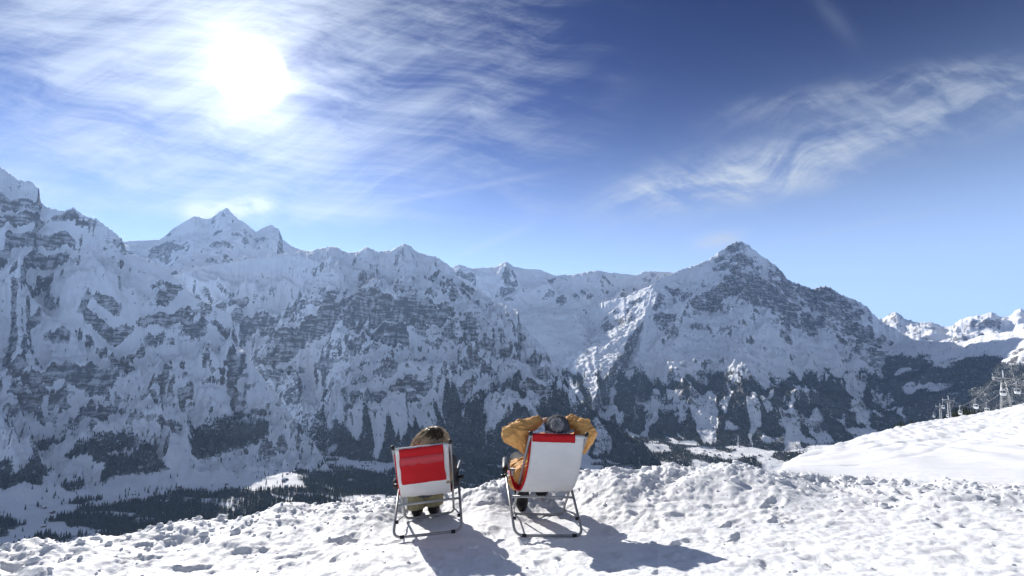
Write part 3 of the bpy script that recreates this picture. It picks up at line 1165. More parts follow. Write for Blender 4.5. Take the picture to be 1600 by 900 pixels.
protos = [bpy.data.objects.new('conifer_source', tree_mesh('conifer_source', 1.0, .2, 5, 8, 3)),
          bpy.data.objects.new('conifer_source', tree_mesh('conifer_source', 1.0, .17, 6, 8, 5))]
vis_w = TANV > RUN - 0.012
woods = np.clip((FOR + perlin(X2 / 45, Y2 / 45, 500) * .45 - .12) * 1.15, 0, 1) ** 1.6
forest('forest', scatter(woods * (vis_w & (ID2 == 0) & (r2 < 3300)), 9), protos[0], 15, 27, 'dense dark conifer wood on the valley floor at the lower left')
forest('forest', scatter(woods * (vis_w & (ID2 == 1)), 9.5), protos[1], 14, 24, 'dark conifer patches on the toe of the left mountain wall')
forest('forest', scatter(woods * (vis_w & (ID2 == 3)), 10.5), protos[1], 15, 26, 'dark conifer slopes at the foot of the middle mountain behind the chairs')
forest('forest', scatter(woods * (vis_w & (ID2 == 5)), 12), protos[0], 16, 28, 'dark blue conifer slopes under the pointed peak')
forest('forest', scatter(woods * (vis_w & (((ID2 == 0) & (r2 >= 3300)) | (ID2 == 6))), 14), protos[0], 16, 28, 'wide dark forest below the sunlit shoulder at the right')

# single conifers that stand free on the snow
lone_me = [tree_mesh('conifer', 19, 3.6, 7, 10, 20 + k) for k in range(4)]


def lone_trees():
    m = vis_w & (FOR < .15) & (ROCK < .3) & (SL < .6) & (r2 < 3600) & (r2 > 2100) & (th2 > th_of(-20)) & (th2 < th_of(620)) & (-TANV < .275)
    P = scatter(m & (perlin(X2 / 160, Y2 / 160, 510) > .12), 52)
    RNG.shuffle(P)
    for i, p in enumerate(P[:150]):
        o = bpy.data.objects.new('conifer', lone_me[i % 4])
        o.location = (p[0], p[1], p[2] - .3)
        s = RNG.uniform(.7, 1.35)
        o.scale = (s, s, s * RNG.uniform(.9, 1.2))
        o.rotation_euler = (0, 0, RNG.uniform(0, 6.28))
        link(o)
        tag(o, 'small dark conifer standing free on the snowy meadow at the lower left', 'tree', 'lone conifers on the snowy meadow')


lone_trees()

M_WOOD = simple('chalet_wood', (0.11, 0.07, 0.045), 0.85, var=.3, scale=.4)
M_ROOF = simple('roof_snow', (0.84, 0.86, 0.89), 0.7, var=.04, scale=.3)


def chalet_mesh(k):
    L, W, H, R = (13, 10, 5.5, 3.2) if k == 0 else (17, 12, 8, 3.6)
    V = [(-L/2, -W/2, -4), (L/2, -W/2, -4), (L/2, W/2, -4), (-L/2, W/2, -4), (-L/2, -W/2, H), (L/2, -W/2, H), (L/2, W/2, H), (-L/2, W/2, H), (-L/2, 0, H + R), (L/2, 0, H + R)]
    F = [(0, 1, 5, 4), (2, 3, 7, 6), (1, 2, 6, 9, 5), (3, 0, 4, 8, 7)]
    e, t = 1.4, .7
    hw = W / 2 + e
    zl = H - R * e / (W / 2)
    o = len(V)
    for x in (-L/2 - e, L/2 + e):
        V += [(x, -hw, zl), (x, 0, H + R + .02), (x, hw, zl), (x, -hw, zl + t), (x, 0, H + R + t), (x, hw, zl + t)]
    RF = [(0, 1, 7, 6), (1, 2, 8, 7), (3, 9, 10, 4), (4, 10, 11, 5), (0, 6, 9, 3), (2, 5, 11, 8), (0, 3, 4, 1), (1, 4, 5, 2), (6, 7, 10, 9), (7, 8, 11, 10)]
    F2 = F + [tuple(i + o for i in q) for q in RF]
    me = bpy.data.meshes.new('chalet')
    me.from_pydata(V, [], F2)
    me.materials.append(M_WOOD)
    me.materials.append(M_ROOF)
    me.polygons.foreach_set('material_index', [0] * len(F) + [1] * len(RF))
    me.update()
    return me


chalet_me = [chalet_mesh(0), chalet_mesh(1)]


def chalets():
    def put(P, n, lab, grp):
        RNG.shuffle(P)
        for i, p in enumerate(P[:n]):
            o = bpy.data.objects.new('chalet', chalet_me[i % 2])
            o.location = p
            o.rotation_euler = (0, 0, RNG.uniform(-.5, .5) + (1.57 if RNG.random() < .5 else 0))
            link(o)
            tag(o, lab, 'chalet', grp)
    flat = vis_w & (ID2 == 0) & (SL < .45)
    put(scatter(flat & (th2 > th_of(1000)) & (th2 < th_of(1225)) & (r2 > 3700) & (r2 < 5200), 34), 120,
        'tiny snow roofed house of the village on the valley floor', 'houses of the valley village')
    put(scatter(flat & (FOR < .2) & (th2 > th_of(60)) & (th2 < th_of(620)) & (r2 > 2150) & (r2 < 3500), 90), 32,
        'tiny snow roofed chalet among the woods of the left valley', 'chalets in the left valley')


chalets()

# ------------------------------------------------------------------ ski lift
M_STEEL = simple('galvanised_steel', (0.42, 0.43, 0.44), 0.45, .6, var=.1, scale=1)
M_CABIN = simple('cabin_shell', (0.75, 0.76, 0.76), 0.35, 0, var=.03, scale=1)
M_GLASS = simple('cabin_glass', (0.05, 0.06, 0.075), 0.08, 0, var=.05, scale=1, spec=.8)
M_CABLE = simple('steel_cable', (0.20, 0.20, 0.21), 0.5, .5, var=.05, scale=1)


def polar_pt(px, py, r):
    t, tn = pix(px, py)
    return Vector((r * math.sin(t), r * math.cos(t), EYE + tn * r))


ARMS = [polar_pt(1720, 575, 190), polar_pt(1568, 594, 280), polar_pt(1482, 627, 465), polar_pt(1469, 636.5, 610), polar_pt(1436, 664, 820)]


def line_dir(i):
    a, b = ARMS[max(0, i - 1)], ARMS[min(len(ARMS) - 1, i + 1)]
    d = b - a
    d.z = 0
    return d.normalized()


ARM_HALF = 2.9
cable_pts = {-1: [], 1: []}
pylon_lab = {1: 'tall lattice lift pylon on the crest of the ski slope at the right', 2: 'middle lift pylon rising beside the dark conifers on the slope', 3: 'farthest lift pylon, left of the other two'}
for i, A in enumerate(ARMS):
    d = line_dir(i)
    side = Vector((d.y, -d.x, 0))
    for s in (-1, 1):
        cable_pts[s].append(A + side * (ARM_HALF * s))
    if i not in pylon_lab:
        continue
    gz = float(near_z(np.array([math.atan2(A.x, A.y)]), np.array([math.hypot(A.x, A.y)]), False)[0])
    base = Vector((A.x, A.y, min(gz, A.z - 11) - .4))
    t = empty('lift_pylon', base)
    tag(t, pylon_lab[i], 'lift pylon', 'pylons of the gondola lift')
    H = A.z - base.z
    bw, tw = 1.5, .55
    fw = d
    corners = [(side * a + fw * b) for a, b in ((-1, -1), (1, -1), (1, 1), (-1, 1))]
    for c in corners:
        V, F = tube_geo([base + c * bw, base + c * tw + Vector((0, 0, H))], .16, 6)
        mesh_obj('leg', V, F, M_STEEL, t)
    parts = []
    n = max(5, int(H / 2.2))
    for k in range(n):
        f0, f1 = k / n, (k + 1) / n
        w0, w1 = bw + (tw - bw) * f0, bw + (tw - bw) * f1
        for q in range(4):
            c0, c1 = corners[q], corners[(q + 1) % 4]
            parts.append(tube_geo([base + c0 * w0 + Vector((0, 0, H * f0)), base + c1 * w1 + Vector((0, 0, H * f1))], .07, 4))
            parts.append(tube_geo([base + c0 * w1 + Vector((0, 0, H * f1)), base + c1 * w1 + Vector((0, 0, H * f1))], .06, 4))
    V, F = join_geo(parts)
    mesh_obj('bracing', V, F, M_STEEL, t)
    top = base + Vector((0, 0, H))
    pa = [tube_geo([top - side * (ARM_HALF + .4) + Vector((0, 0, .9)), top + side * (ARM_HALF + .4) + Vector((0, 0, .9))], .26, 6)]
    for s in (-1, 1):
        pa.append(tube_geo([top + Vector((0, 0, -1.2)), top + side * (s * ARM_HALF) + Vector((0, 0, .8))], .13, 5))
        pa.append(tube_geo([top + side * (s * ARM_HALF) + Vector((0, 0, .9)), top + side * (s * (ARM_HALF + .2)) + Vector((0, 0, 2.4))], .09, 5))
    V, F = join_geo(pa)
    mesh_obj('cross_arm', V, F, M_STEEL, t)
    for s in (-1, 1):
        c = top + side * (s * ARM_HALF) + Vector((0, 0, .35))
        pa = [tube_geo([c - fw * 2.2, c + fw * 2.2], .14, 5)]
        for k in range(-3, 4):
            w = c + fw * (k * .62) + Vector((0, 0, -.1))
            pa.append(tube_geo([w - side * .08, w + side * .08], .24, 8))
        V, F = join_geo(pa)
        mesh_obj('sheave_train', V, F, M_STEEL, t)
    V, F = tube_geo([top + Vector((0, 0, .9)), top + Vector((0, 0, 4.0))], [.22, .14], 6)
    mesh_obj('mast', V, F, M_CABIN, t)


def cable_point(s, seg, f):
    a, b = cable_pts[s][seg], cable_pts[s][seg + 1]
    sag = (b - a).length * .035
    p = a.lerp(b, f)
    p.z -= sag * 4 * f * (1 - f)
    return p


for s, lab in ((-1, 'thin haul cable on the far side of the lift pylons'), (1, 'thin haul cable on the near side of the lift pylons')):
    pts = []
    for seg in range(len(ARMS) - 1):
        for k in range(14):
            pts.append(cable_point(s, seg, k / 14))
    pts.append(cable_pts[s][-1])
    V, F = tube_geo(pts, .09, 5)
    o = mesh_obj('lift_cable', V, F, M_CABLE)
    tag(o, lab, 'cable', 'cables of the gondola lift')


def cabin_parts():
    """gondola cabin hanging from the grip at the origin; x along the cable"""
    body, gl = [], []

    def ring(z, lx, ly):
        q = []
        for k in range(16):
            a = 2 * math.pi * (k + .5) / 16
            cx, sy = math.cos(a), math.sin(a)
            q.append(Vector((lx * math.copysign(abs(cx) ** .5, cx), ly * math.copysign(abs(sy) ** .5, sy), z)))
        return q

    def shell(rows):
        V = [p for r_ in rows for p in r_]
        F = []
        for i in range(len(rows) - 1):
            for k in range(16):
                F.append((i * 16 + k, i * 16 + (k + 1) % 16, (i + 1) * 16 + (k + 1) % 16, (i + 1) * 16 + k))
        F.append(tuple(reversed(range(16))))
        F.append(tuple((len(rows) - 1) * 16 + k for k in range(16)))
        return V, F
    lower = shell([ring(-4.75, .7, .6), ring(-4.6, .95, .8), ring(-3.75, 1.05, .9)])
    glass = shell([ring(-3.76, 1.03, .88), ring(-2.85, .92, .78)])
    roof = shell([ring(-2.86, .95, .81), ring(-2.7, .9, .76), ring(-2.55, .55, .45)])
    hang = join_geo([tube_geo([(0, 0, -2.55), (0, .25, -1.6), (0, .1, -.2), (0, 0, 0)], .08, 6), box_geo((0, 0, 0), (.9, .22, .3))])
    posts = []
    for k in (1, 3, 5, 7, 9, 11, 13, 15):
        a, b = ring(-3.76, 1.06, .91)[k], ring(-2.85, .95, .81)[k]
        posts.append(tube_geo([a, b], .05, 4))
    return dict(lower_shell=(lower, M_CABIN), window_band=(glass, M_GLASS), roof=(roof, M_CABIN), hanger=(hang, M_STEEL), window_post=(join_geo(posts), M_CABIN))


def one_mesh(name, geo, mat, smooth=False):
    me = bpy.data.meshes.new(name)
    me.from_pydata([tuple(p) for p in geo[0]], [], geo[1])
    me.materials.append(mat)
    me.update()
    return me


cab_me = {k: one_mesh(k, g, m) for k, (g, m) in cabin_parts().items()}
cab_spots = [(-1, 0, .86, 'gondola cabin hanging just right of the tall lift pylon'), (1, 0, .96, 'gondola cabin hanging beside the tall lift pylon, below its arms'),
             (-1, 1, .26, 'gondola cabin left of the tall pylon, upper of a close pair'), (1, 1, .34, 'gondola cabin left of the tall pylon, lower of a close pair'),
             (-1, 1, .56, 'gondola cabin in front of the dark conifers, on the right'), (1, 1, .84, 'gondola cabin in front of the dark conifers, on the left'),
             (-1, 2, .02, 'gondola cabin hanging at the middle lift pylon'), (1, 2, .7, 'gondola cabin between the two smaller pylons'),
             (-1, 3, .1, 'gondola cabin hanging at the farthest pylon'), (1, 3, .3, 'small gondola cabin just left of the farthest pylon'), (-1, 3, .5, 'tiny gondola cabin low over the slope edge, last but one'), (1, 3, .62, 'tiny leftmost gondola cabin at the slope edge')]
for s, seg, f, lab in cab_spots:
    p = cable_point(s, seg, f)
    d = cable_pts[s][seg + 1] - cable_pts[s][seg]
    t = empty('gondola_cabin', p, math.atan2(d.y, d.x))
    tag(t, lab, 'gondola', 'cabins of the gondola lift')
    for nm, me in cab_me.items():
        o = bpy.data.objects.new(nm, me)
        C.objects.link(o)
        o.parent = t

# conifers near the lift
crown_me, trunk_me = [], []
for k in range(4):
    V, F = conifer_geo(15, 3.3, 13, 16, 60 + k, .5)
    crown_me.append(one_mesh('crown', (V, F), M_NEEDLE))
    tv, tf = tube_geo([(0, 0, -2), (0, 0, 3), (0, 0, 13)], [.32, .26, .05], 7)
    trunk_me.append(one_mesh('trunk', (tv, tf), M_BARK))
near_trees = [(1489, 637, 420), (1493, 636, 400), (1497, 637, 430), (1501, 635, 395), (1505, 634, 410), (1509, 633, 390), (1514, 636, 420), (1518, 638, 400), (1522, 639, 415), (1529, 637, 385), (1533, 640, 400), (1475, 645, 450), (1463, 649, 440), (1408, 656, 300), (1403, 658, 290), (1398, 660, 295), (1412, 659, 310), (1423, 655, 320)]
tree_lab = ['dark conifer in the clump right of the middle lift pylon', 'dark conifer at the foot of the small lift pylons', 'dark conifer top peeping over the slope edge left of the lift']
for i, (px_, py_, r_) in enumerate(near_trees):
    p = polar_pt(px_, py_ + random.uniform(-1.5, 1), r_)
    sc = random.uniform(.85, 1.25)
    t = empty('conifer', (p.x, p.y, p.z - 15 * sc), random.uniform(0, 6.28))
    t.scale = (sc, sc, sc)
    j = 0 if i < 11 else (1 if i < 13 else 2)
    tag(t, tree_lab[j], 'tree', ['conifers beside the lift', 'conifers under the small pylons', 'conifers peeping over the slope edge'][j])
    for nm, me in (('crown', crown_me[i % 4]), ('trunk', trunk_me[i % 4])):
        o = bpy.data.objects.new(nm, me)
        C.objects.link(o)
        o.parent = t

# ------------------------------------------------------------------ deck chairs
M_TUBE = simple('grey_steel_tube', (0.34, 0.345, 0.35), 0.4, .35, var=.08, scale=25)
M_BLACK = simple('black_plastic', (0.012, 0.012, 0.013), 0.45, 0, var=.2, scale=40)


def mat_cloth(name, col, trans=.35, weave=900.0, rough=.8):
    m, nt, b = new_mat(name)
    p = obj_pos()
    n = noise(p, 6.0, 4, .6)
    n2 = noise(p, weave, 2, .5)
    c = mixc(n.step(.3, .7), tuple(q * .93 for q in col), col)
    nt.links.new(c.s, b.inputs['Base Color'])
    b.inputs['Roughness'].default_value = rough
    b.inputs['Specular IOR Level'].default_value = .2
    bump(n * 1.0 + n2 * .05, .5, .008, b)
    if trans:
        tr = nt.nodes.new('ShaderNodeBsdfTranslucent')
        nt.links.new(c.s, tr.inputs[0])
        mx = nt.nodes.new('ShaderNodeMixShader')
        mx.inputs[0].default_value = trans
        nt.links.new(b.outputs[0], mx.inputs[1])
        nt.links.new(tr.outputs[0], mx.inputs[2])
        nt.links.new(mx.outputs[0], nt.nodes['Material Output'].inputs[0])
    return m


M_WHITE = mat_cloth('white_canvas', (.87, .87, .865), .28)
M_RED = mat_cloth('red_canvas', (.62, .022, .03), .25)
M_PINK = mat_cloth('faded_red_canvas', (.66, .085, .10), .2)


def sheet(A, B, thick):
    """two edge curves -> thin cloth with thickness; rows along the curve"""
    n, k = len(A), 17
    rows = []
    for i, (a, b) in enumerate(zip(A, B)):
        row = []
        for j in range(k):
            w = j / (k - 1)
            p = a.lerp(b, w)
            # canvas gives a little between its edges and creases near the bars
            g = math.sin(math.pi * w) * math.sin(math.pi * min(1, (i + .5) / n))
            cr = float(perlin(np.array([a.x * 9 + w * 5.0 + i * .16]), np.array([i * .42 - w * 1.3 + a.z * 3]), 810)[0])
            row.append(p + Vector((0, -.010 * g - .0045 * cr * (.35 + g), -.003 * cr)))
        rows.append(row)
    nrm = []
    for i in range(n):
        t = (rows[min(i + 1, n - 1)][0] - rows[max(i - 1, 0)][0])
        nrm.append([(rows[i][-1] - rows[i][0]).cross(t).normalized()] * k)
    V = [p for r_ in rows for p in r_] + [p + q * thick for r_, nn in zip(rows, nrm) for p, q in zip(r_, nn)]
    F = []
    o = n * k
    for i in range(n - 1):
        for j in range(k - 1):
            a = i * k + j
            F.append((a, a + 1, a + k + 1, a + k))
            F.append((o + a, o + a + k, o + a + k + 1, o + a + 1))
    for i in range(n - 1):
        for j in (0, k - 1):
            a = i * k + j
            F.append((a, a + k, o + a + k, o + a))
    for i in (0, n - 1):
        for j in range(k - 1):
            a = i * k + j
            F.append((a, o + a, o + a + 1, a + 1))
    return V, F


def bez(p0, p1, p2, p3, t):
    u = 1 - t
    return p0 * u ** 3 + p1 * (3 * u * u * t) + p2 * (3 * u * t * t) + p3 * t ** 3


def deck_chair(J, label, cross_f, sag, flap, arm=.03):
    root = empty('deck_chair', (J['obL'] + J['obR']) / 2)
    tag(root, label, 'deck chair', 'deck chairs on the snow')
    R_ = .0115
    V, F = tube_geo(rounded([J['otL'], J['obL'], J['obR'], J['otR']], .075), R_, 10)
    rear = mesh_obj('rear_frame', V, F, M_TUBE, root)
    V, F = tube_geo(rounded([J['itL'], J['ibL'], J['ibR'], J['itR']], .07), R_, 10)
    back = mesh_obj('back_frame', V, F, M_TUBE, root)
    V, F = tube_geo([J['otL'], J['otR']], R_ * .95, 10)
    mesh_obj('front_bar', V, F, M_TUBE, root)
    u = (J['itR'] - J['itL']).normalized()
    dn = (J['ibL'] - J['itL']).normalized()
    t0, t1 = J['itL'] + dn * .035, J['itR'] + dn * .035
    V, F = tube_geo([t0, t1], R_ * .9, 10)
    mesh_obj('top_bar', V, F, M_TUBE, root)
    cl, cr_ = J['obL'].lerp(J['otL'], cross_f), J['obR'].lerp(J['otR'], cross_f)
    V, F = tube_geo([cl, cr_], R_ * .85, 10)
    mesh_obj('cross_bar', V, F, M_TUBE, root)
    for n in 'LR':
        ob, ot, ib, it = (J[q + n] for q in ('ob', 'ot', 'ib', 'it'))
        # end plugs of the back frame
        d = (it - ib).normalized()
        V, F = tube_geo([it - d * .012, it + d * .012, it + d * .018], [R_ * 1.35, R_ * 1.35, R_ * .8], 10)
        mesh_obj('end_plug', V, F, M_BLACK, back)
        # strut near the ground with its bolt
        a, b = ob.lerp(ot, .24), ib.lerp(it, .07)
        V, F = tube_geo([a, b], R_ * .6, 8)
        mesh_obj('strut', V, F, M_TUBE, root)
        s = -1 if n == 'L' else 1
        V, F = tube_geo([a - u * (s * .03), a - u * (s * .005)], [.013, .016], 8)
        mesh_obj('bolt', V, F, M_BLACK, root)
        pv = ob.lerp(ot, .88)
        V, F = tube_geo([pv - u * .004, pv + u * (s * .022), pv + u * (s * .045)], [.016, .014, .017], 8)
        mesh_obj('pivot_knob', V, F, M_BLACK, root)
        # foot sleeves on the rear bar
        f = .13 if n == 'L' else .87
        c = J['obL'].lerp(J['obR'], f)
        V, F = tube_geo([c - u * .017, c + u * .017], R_ * 1.28, 10)
        mesh_obj('foot_sleeve', V, F, M_BLACK, rear)
        # arm rest at the front corner
        e = ot + (ot - ob).normalized() * .0
        fw = Vector((0, 1, 0))
        V, F = tube_geo([e - Vector((0, .09, -.005)), e + Vector((0, .0, .012)), e + Vector((0, .22, .03)), e + Vector((0, .235, .03))], [arm * .7, arm, arm, arm * .6], 12)
        mesh_obj('arm_rest', V, F, M_BLACK, root)
    # sling
    wl, wr = t0.lerp(t1, .035), t0.lerp(t1, .965)
    fl, fr = J['otL'].lerp(J['otR'], .09), J['otL'].lerp(J['otR'], .91)
    N = 30

    def curve(P0, P3, off=0.0):
        P1 = P0 + Vector((0, .10, sag[0])) * 1.0 + (P3 - P0) * Vector((1, 0, 0)).dot(Vector((.15, 0, 0)))
        P2 = Vector((P0.x + (P3.x - P0.x) * .75, P3.y - .08, sag[1]))
        return [bez(P0, P1, P2, P3, i / N) for i in range(N + 1)]
    A, B = curve(wl, fl), curve(wr, fr)
    V, F = sheet(A, B, -.003)
    sl = mesh_obj('sling', V, F, M_WHITE, root)
    sl['label'] = 'white canvas back of the sling'
    up = [Vector((0, .006 - .001 * 0, .006)) for _ in A]
    A2 = [a + o_ - u * .012 for a, o_ in zip(A, up)]
    B2 = [b + o_ + u * .002 for b, o_ in zip(B, up)]
    V, F = sheet(A2[1:], B2[1:], .003)
    rd = mesh_obj('sling_lining', V, F, M_RED, root)
    rd['label'] = 'red lining of the sling showing along its left edge'
    # sewn sleeve round the top bar
    V, F = tube_geo([t0.lerp(t1, .03), t0.lerp(t1, .97)], R_ * 1.35, 12)
    mesh_obj('sleeve', V, F, M_WHITE, root)
    if flap == 'back':
        nb = Vector((0, -.014, .004))
        n_f = 11
        fa, fb = [], []
        for i in range(n_f):
            k = i * .95
            i0 = int(k)
            f = k - i0
            a, b = A[i0].lerp(A[i0 + 1], f), B[i0].lerp(B[i0 + 1], f)
            wob = .006 * math.sin(i * 1.15 + .6) + (.004 if i > 5 else 0)
            q0, q1 = a.lerp(b, .075 + .008 * math.sin(i * 1.3)), a.lerp(b, .90 + .035 * (i / n_f) + .006 * math.sin(i * .9))
            fa.append(q0 + nb + Vector((0, -abs(wob), 0)))
            fb.append(q1 + nb + Vector((0, -abs(wob), .006)))
        V, F = sheet(fa, fb, -.004)
        fp = mesh_obj('head_flap', V, F, M_RED, root)
        fp['label'] = 'red canvas head flap hanging down behind the back rest'
        ba = [p + Vector((0, -.007, 0)) for p in fa[2:5]]
        bb = [p + Vector((0, -.007, 0)) for p in fb[2:5]]
        ba = [a.lerp(b, .02) for a, b in zip(ba, bb)]
        V, F = sheet(ba, [a.lerp(b, .99) for a, b in zip(ba, bb)], -.002)
        bd = mesh_obj('seam_band', V, F, M_PINK, fp)
    else:
        a, b = t0.lerp(t1, .04), t0.lerp(t1, .80)
        fa, fb = [], []
        for i in range(12):
            q = math.radians(60 - i * 20)
            rr = R_ * 1.75
            o_ = Vector((0, math.sin(q) * rr, math.cos(q) * rr))
            fa.append(a + o_)
            fb.append(b + o_)
        for k in range(1, 4):
            o_ = Vector((0, -R_ * 1.75 + .006 * k, -.014 * k))
            fa.append(a + o_)
            fb.append(b + o_ + Vector((0, 0, -.002 * k)))
        fa, fb = fa[:9] + fa[12:], fb[:9] + fb[12:]
        V, F = sheet(fa, fb, -.003)
        fp = mesh_obj('head_flap', V, F, M_RED, root)
        fp['label'] = 'red canvas head flap folded over the top bar'
    return root, A, B


chair_left, AL, BL = deck_chair(JL, 'deck chair with broad red flap on its white back, woman in it', .52, (-.36, .05), 'back', .017)
chair_right, AR_, BR_ = deck_chair(JR, 'deck chair with plain white back and narrow red top, man in it', .56, (-.44, .06), 'top')


# ------------------------------------------------------------------ people
def surface_nets(field, lo, h):
    """closed surface of field < 0 on a regular grid"""
    s = field < 0
    nx, ny, nz = field.shape
    acc = np.zeros((nx - 1, ny - 1, nz - 1, 3))
    cnt = np.zeros((nx - 1, ny - 1, nz - 1))
    cs = [(i, j, k) for i in (0, 1) for j in (0, 1) for k in (0, 1)]

    def sub(a, c):
        return a[c[0]:nx - 1 + c[0], c[1]:ny - 1 + c[1], c[2]:nz - 1 + c[2]]
    for c in cs:
        for ax in range(3):
            if c[ax]:
                continue
            d = list(c)
            d[ax] = 1
            fa, fb = sub(field, c), sub(field, d)
            x = sub(s, c) != sub(s, d)
            t = np.where(x, fa / np.where(x, fa - fb, 1), 0)
            cnt += x
            for q in range(3):
                acc[..., q] += np.where(x, c[q] + (t if q == ax else 0), 0)
    act = cnt > 0
    ids = np.full(act.shape, -1)
    ids[act] = np.arange(act.sum())
    ii = np.argwhere(act)
    V = (ii + acc[act] / cnt[act][:, None]) * h + np.array(lo)
    quads = []
    for ax in range(3):
        o1, o2 = [(1, 2), (2, 0), (0, 1)][ax]
        sl0 = [slice(1, -1)] * 3
        sl0[ax] = slice(0, -1)
        sl1 = list(sl0)
        sl1[ax] = slice(1, None)
        A_, B_ = s[tuple(sl0)], s[tuple(sl1)]
        e = np.argwhere(A_ != B_)
        if not len(e):
            continue
        inside = A_[tuple(e.T)]
        e = e.copy()
        for q in range(3):
            if q != ax:
                e[:, q] += 1
        def cell(d1, d2):
            c = e.copy()
            c[:, o1] -= d1
            c[:, o2] -= d2
            return ids[c[:, 0], c[:, 1], c[:, 2]]
        q = np.stack([cell(1, 1), cell(0, 1), cell(0, 0), cell(1, 0)], -1)
        q[~inside] = q[~inside][:, ::-1]
        quads.append(q)
    return V, np.concatenate(quads)


def sdf_obj(name, caps, h, mat, parent=None, k=.03, wrinkle=0.0, wl=.05, cut=None, pad=.05, flat=None):
    """caps: (a, b, ra, rb) round cones blended into one skin"""
    pts = np.array([list(c[0]) for c in caps] + [list(c[1]) for c in caps])
    rm = max(max(c[2], c[3]) for c in caps)
    lo = pts.min(0) - rm - pad
    hi = pts.max(0) + rm + pad
    n = np.ceil((hi - lo) / h).astype(int) + 1
    G = np.stack(np.meshgrid(*[lo[i] + np.arange(n[i]) * h for i in range(3)], indexing='ij'), -1).astype(np.float32)
    D = np.full(G.shape[:3], 1.0, np.float32)
    for a, b, ra, rb in caps:
        a, b = np.array(a, np.float32), np.array(b, np.float32)
        l2 = np.minimum(a, b) - max(ra, rb) - 3 * k - .02
        h2 = np.maximum(a, b) + max(ra, rb) + 3 * k + .02
        i0 = np.clip(((l2 - lo) / h).astype(int), 0, n)
        i1 = np.clip(((h2 - lo) / h).astype(int) + 2, 0, n)
        sl = tuple(slice(p, q) for p, q in zip(i0, i1))
        g = G[sl]
        ab = b - a
        t = np.clip(((g - a) @ ab) / max(float(ab @ ab), 1e-9), 0, 1)
        d = np.linalg.norm(g - a - t[..., None] * ab, axis=-1) - (ra + (rb - ra) * t)
        o = D[sl]
        hh = np.clip(.5 + .5 * (o - d) / k, 0, 1)
        D[sl] = o * (1 - hh) + d * hh - k * hh * (1 - hh)
    if wrinkle:
        x, y, z = G[..., 0] / wl, G[..., 1] / wl, G[..., 2] / wl
        near = np.abs(D) < .06
        wv_ = np.zeros_like(D)
        xs, ys, zs = x[near], y[near], z[near]
        wv_[near] = np.abs(perlin(xs * .8 + zs * .5 + ys * .3, ys * .9 + zs * 1.5 - xs * .3, 900)) * -1.9 + .55 + .45 * perlin(xs * 2.1 - ys, zs * 3.1 + ys, 901)
        D = D + wrinkle * wv_
    if cut is not None:
        D = np.maximum(D, cut(G[..., 0], G[..., 1], G[..., 2]))
    V, Q = surface_nets(D, lo, h)
    me = quads_mesh(name, V, Q, mat)
    o = bpy.data.objects.new(name, me)
    link(o)
    if parent is not None:
        o.parent = parent
    return o


M_SKIN = simple('skin', (0.45, 0.25, 0.17), .55, var=.08, scale=40)


def mat_fabric(name, c0, c1, sc=18, rough=.8, bd=.004):
    m, nt, b = new_mat(name)
    p = obj_pos()
    n = noise(p, sc, 5, .65)
    n2 = noise(p, sc * 14, 3, .6)
    c = mixc(n.step(.3, .7), c0, c1)
    nt.links.new(c.s, b.inputs['Base Color'])
    b.inputs['Roughness'].default_value = rough
    b.inputs['Specular IOR Level'].default_value = .2
    bump(n * 1.0 + n2 * .15, .6, bd, b)
    return m


M_MUSTARD = mat_fabric('mustard_jacket', (.62, .315, .10), (.74, .40, .14), 14, .7, .008)
M_DARKJ = mat_fabric('dark_jacket', (.03, .033, .04), (.06, .065, .075), 14, .6, .008)
M_KHAKI = mat_fabric('khaki_trousers', (.23, .205, .12), (.31, .28, .17), 20, .85, .006)
M_CHAR = mat_fabric('charcoal_trousers', (.016, .017, .02), (.035, .036, .042), 20, .8, .006)
M_BOOT = mat_fabric('black_boots', (.008, .008, .009), (.022, .022, .024), 30, .5, .003)
M_KNIT = mat_fabric('grey_knit', (.05, .053, .06), (.12, .124, .132), 60, .95, .01)
M_BOB = mat_fabric('bobble_yarn', (.03, .031, .034), (.62, .63, .65), 90, .95, .004)
M_PALE = mat_fabric('pale_grey_cuff', (.4, .38, .36), (.55, .52, .5), 40, .9, .006)


def mat_hair():
    m, nt, b = new_mat('brown_blond_hair')
    p = obj_pos()
    x, y, z = sep(p)
    n = noise(comb(x * 10.0, y * 10.0, z * 1.2), 14.0, 4, .6)
    n2 = noise(p, 9.0, 3, .5)
    c = mixc((n * 1.7 + n2 * 1.1 - .78).clamp(), (.06, .036, .018), (.40, .28, .15))
    nt.links.new(c.s, b.inputs['Base Color'])
    b.inputs['Roughness'].default_value = .42
    bump(n, .7, .006, b)
    return m


M_HAIR = mat_hair()


def hand_caps(w, tip, up, thumb_side):
    """palm and five fingers from the wrist towards tip"""
    w, tip, up = Vector(w), Vector(tip), Vector(up).normalized()
    d = (tip - w).normalized()
    sd = d.cross(up).normalized()
    up = sd.cross(d)
    caps = []
    kn = w + d * .085
    caps.append((w, kn - sd * .026, .024, .017))
    caps.append((w, kn + sd * .026, .024, .016))
    for i, (o, l) in enumerate(((-.033, .062), (-.011, .074), (.011, .069), (.032, .052))):
        a = kn + sd * o
        b = a + d * (l * .5) - up * .010
        c = b + d * (l * .42) - up * .026
        caps.append((a, b, .0095, .009))
        caps.append((b, c, .009, .0078))
    t0 = w + d * .03 + sd * (thumb_side * .024)
    t1 = t0 + sd * (thumb_side * .028) + d * .03 - up * .008
    t2 = t1 + d * .028 + sd * (thumb_side * .004) - up * .008
    caps += [(t0, t1, .014, .011), (t1, t2, .011, .009)]
    return caps


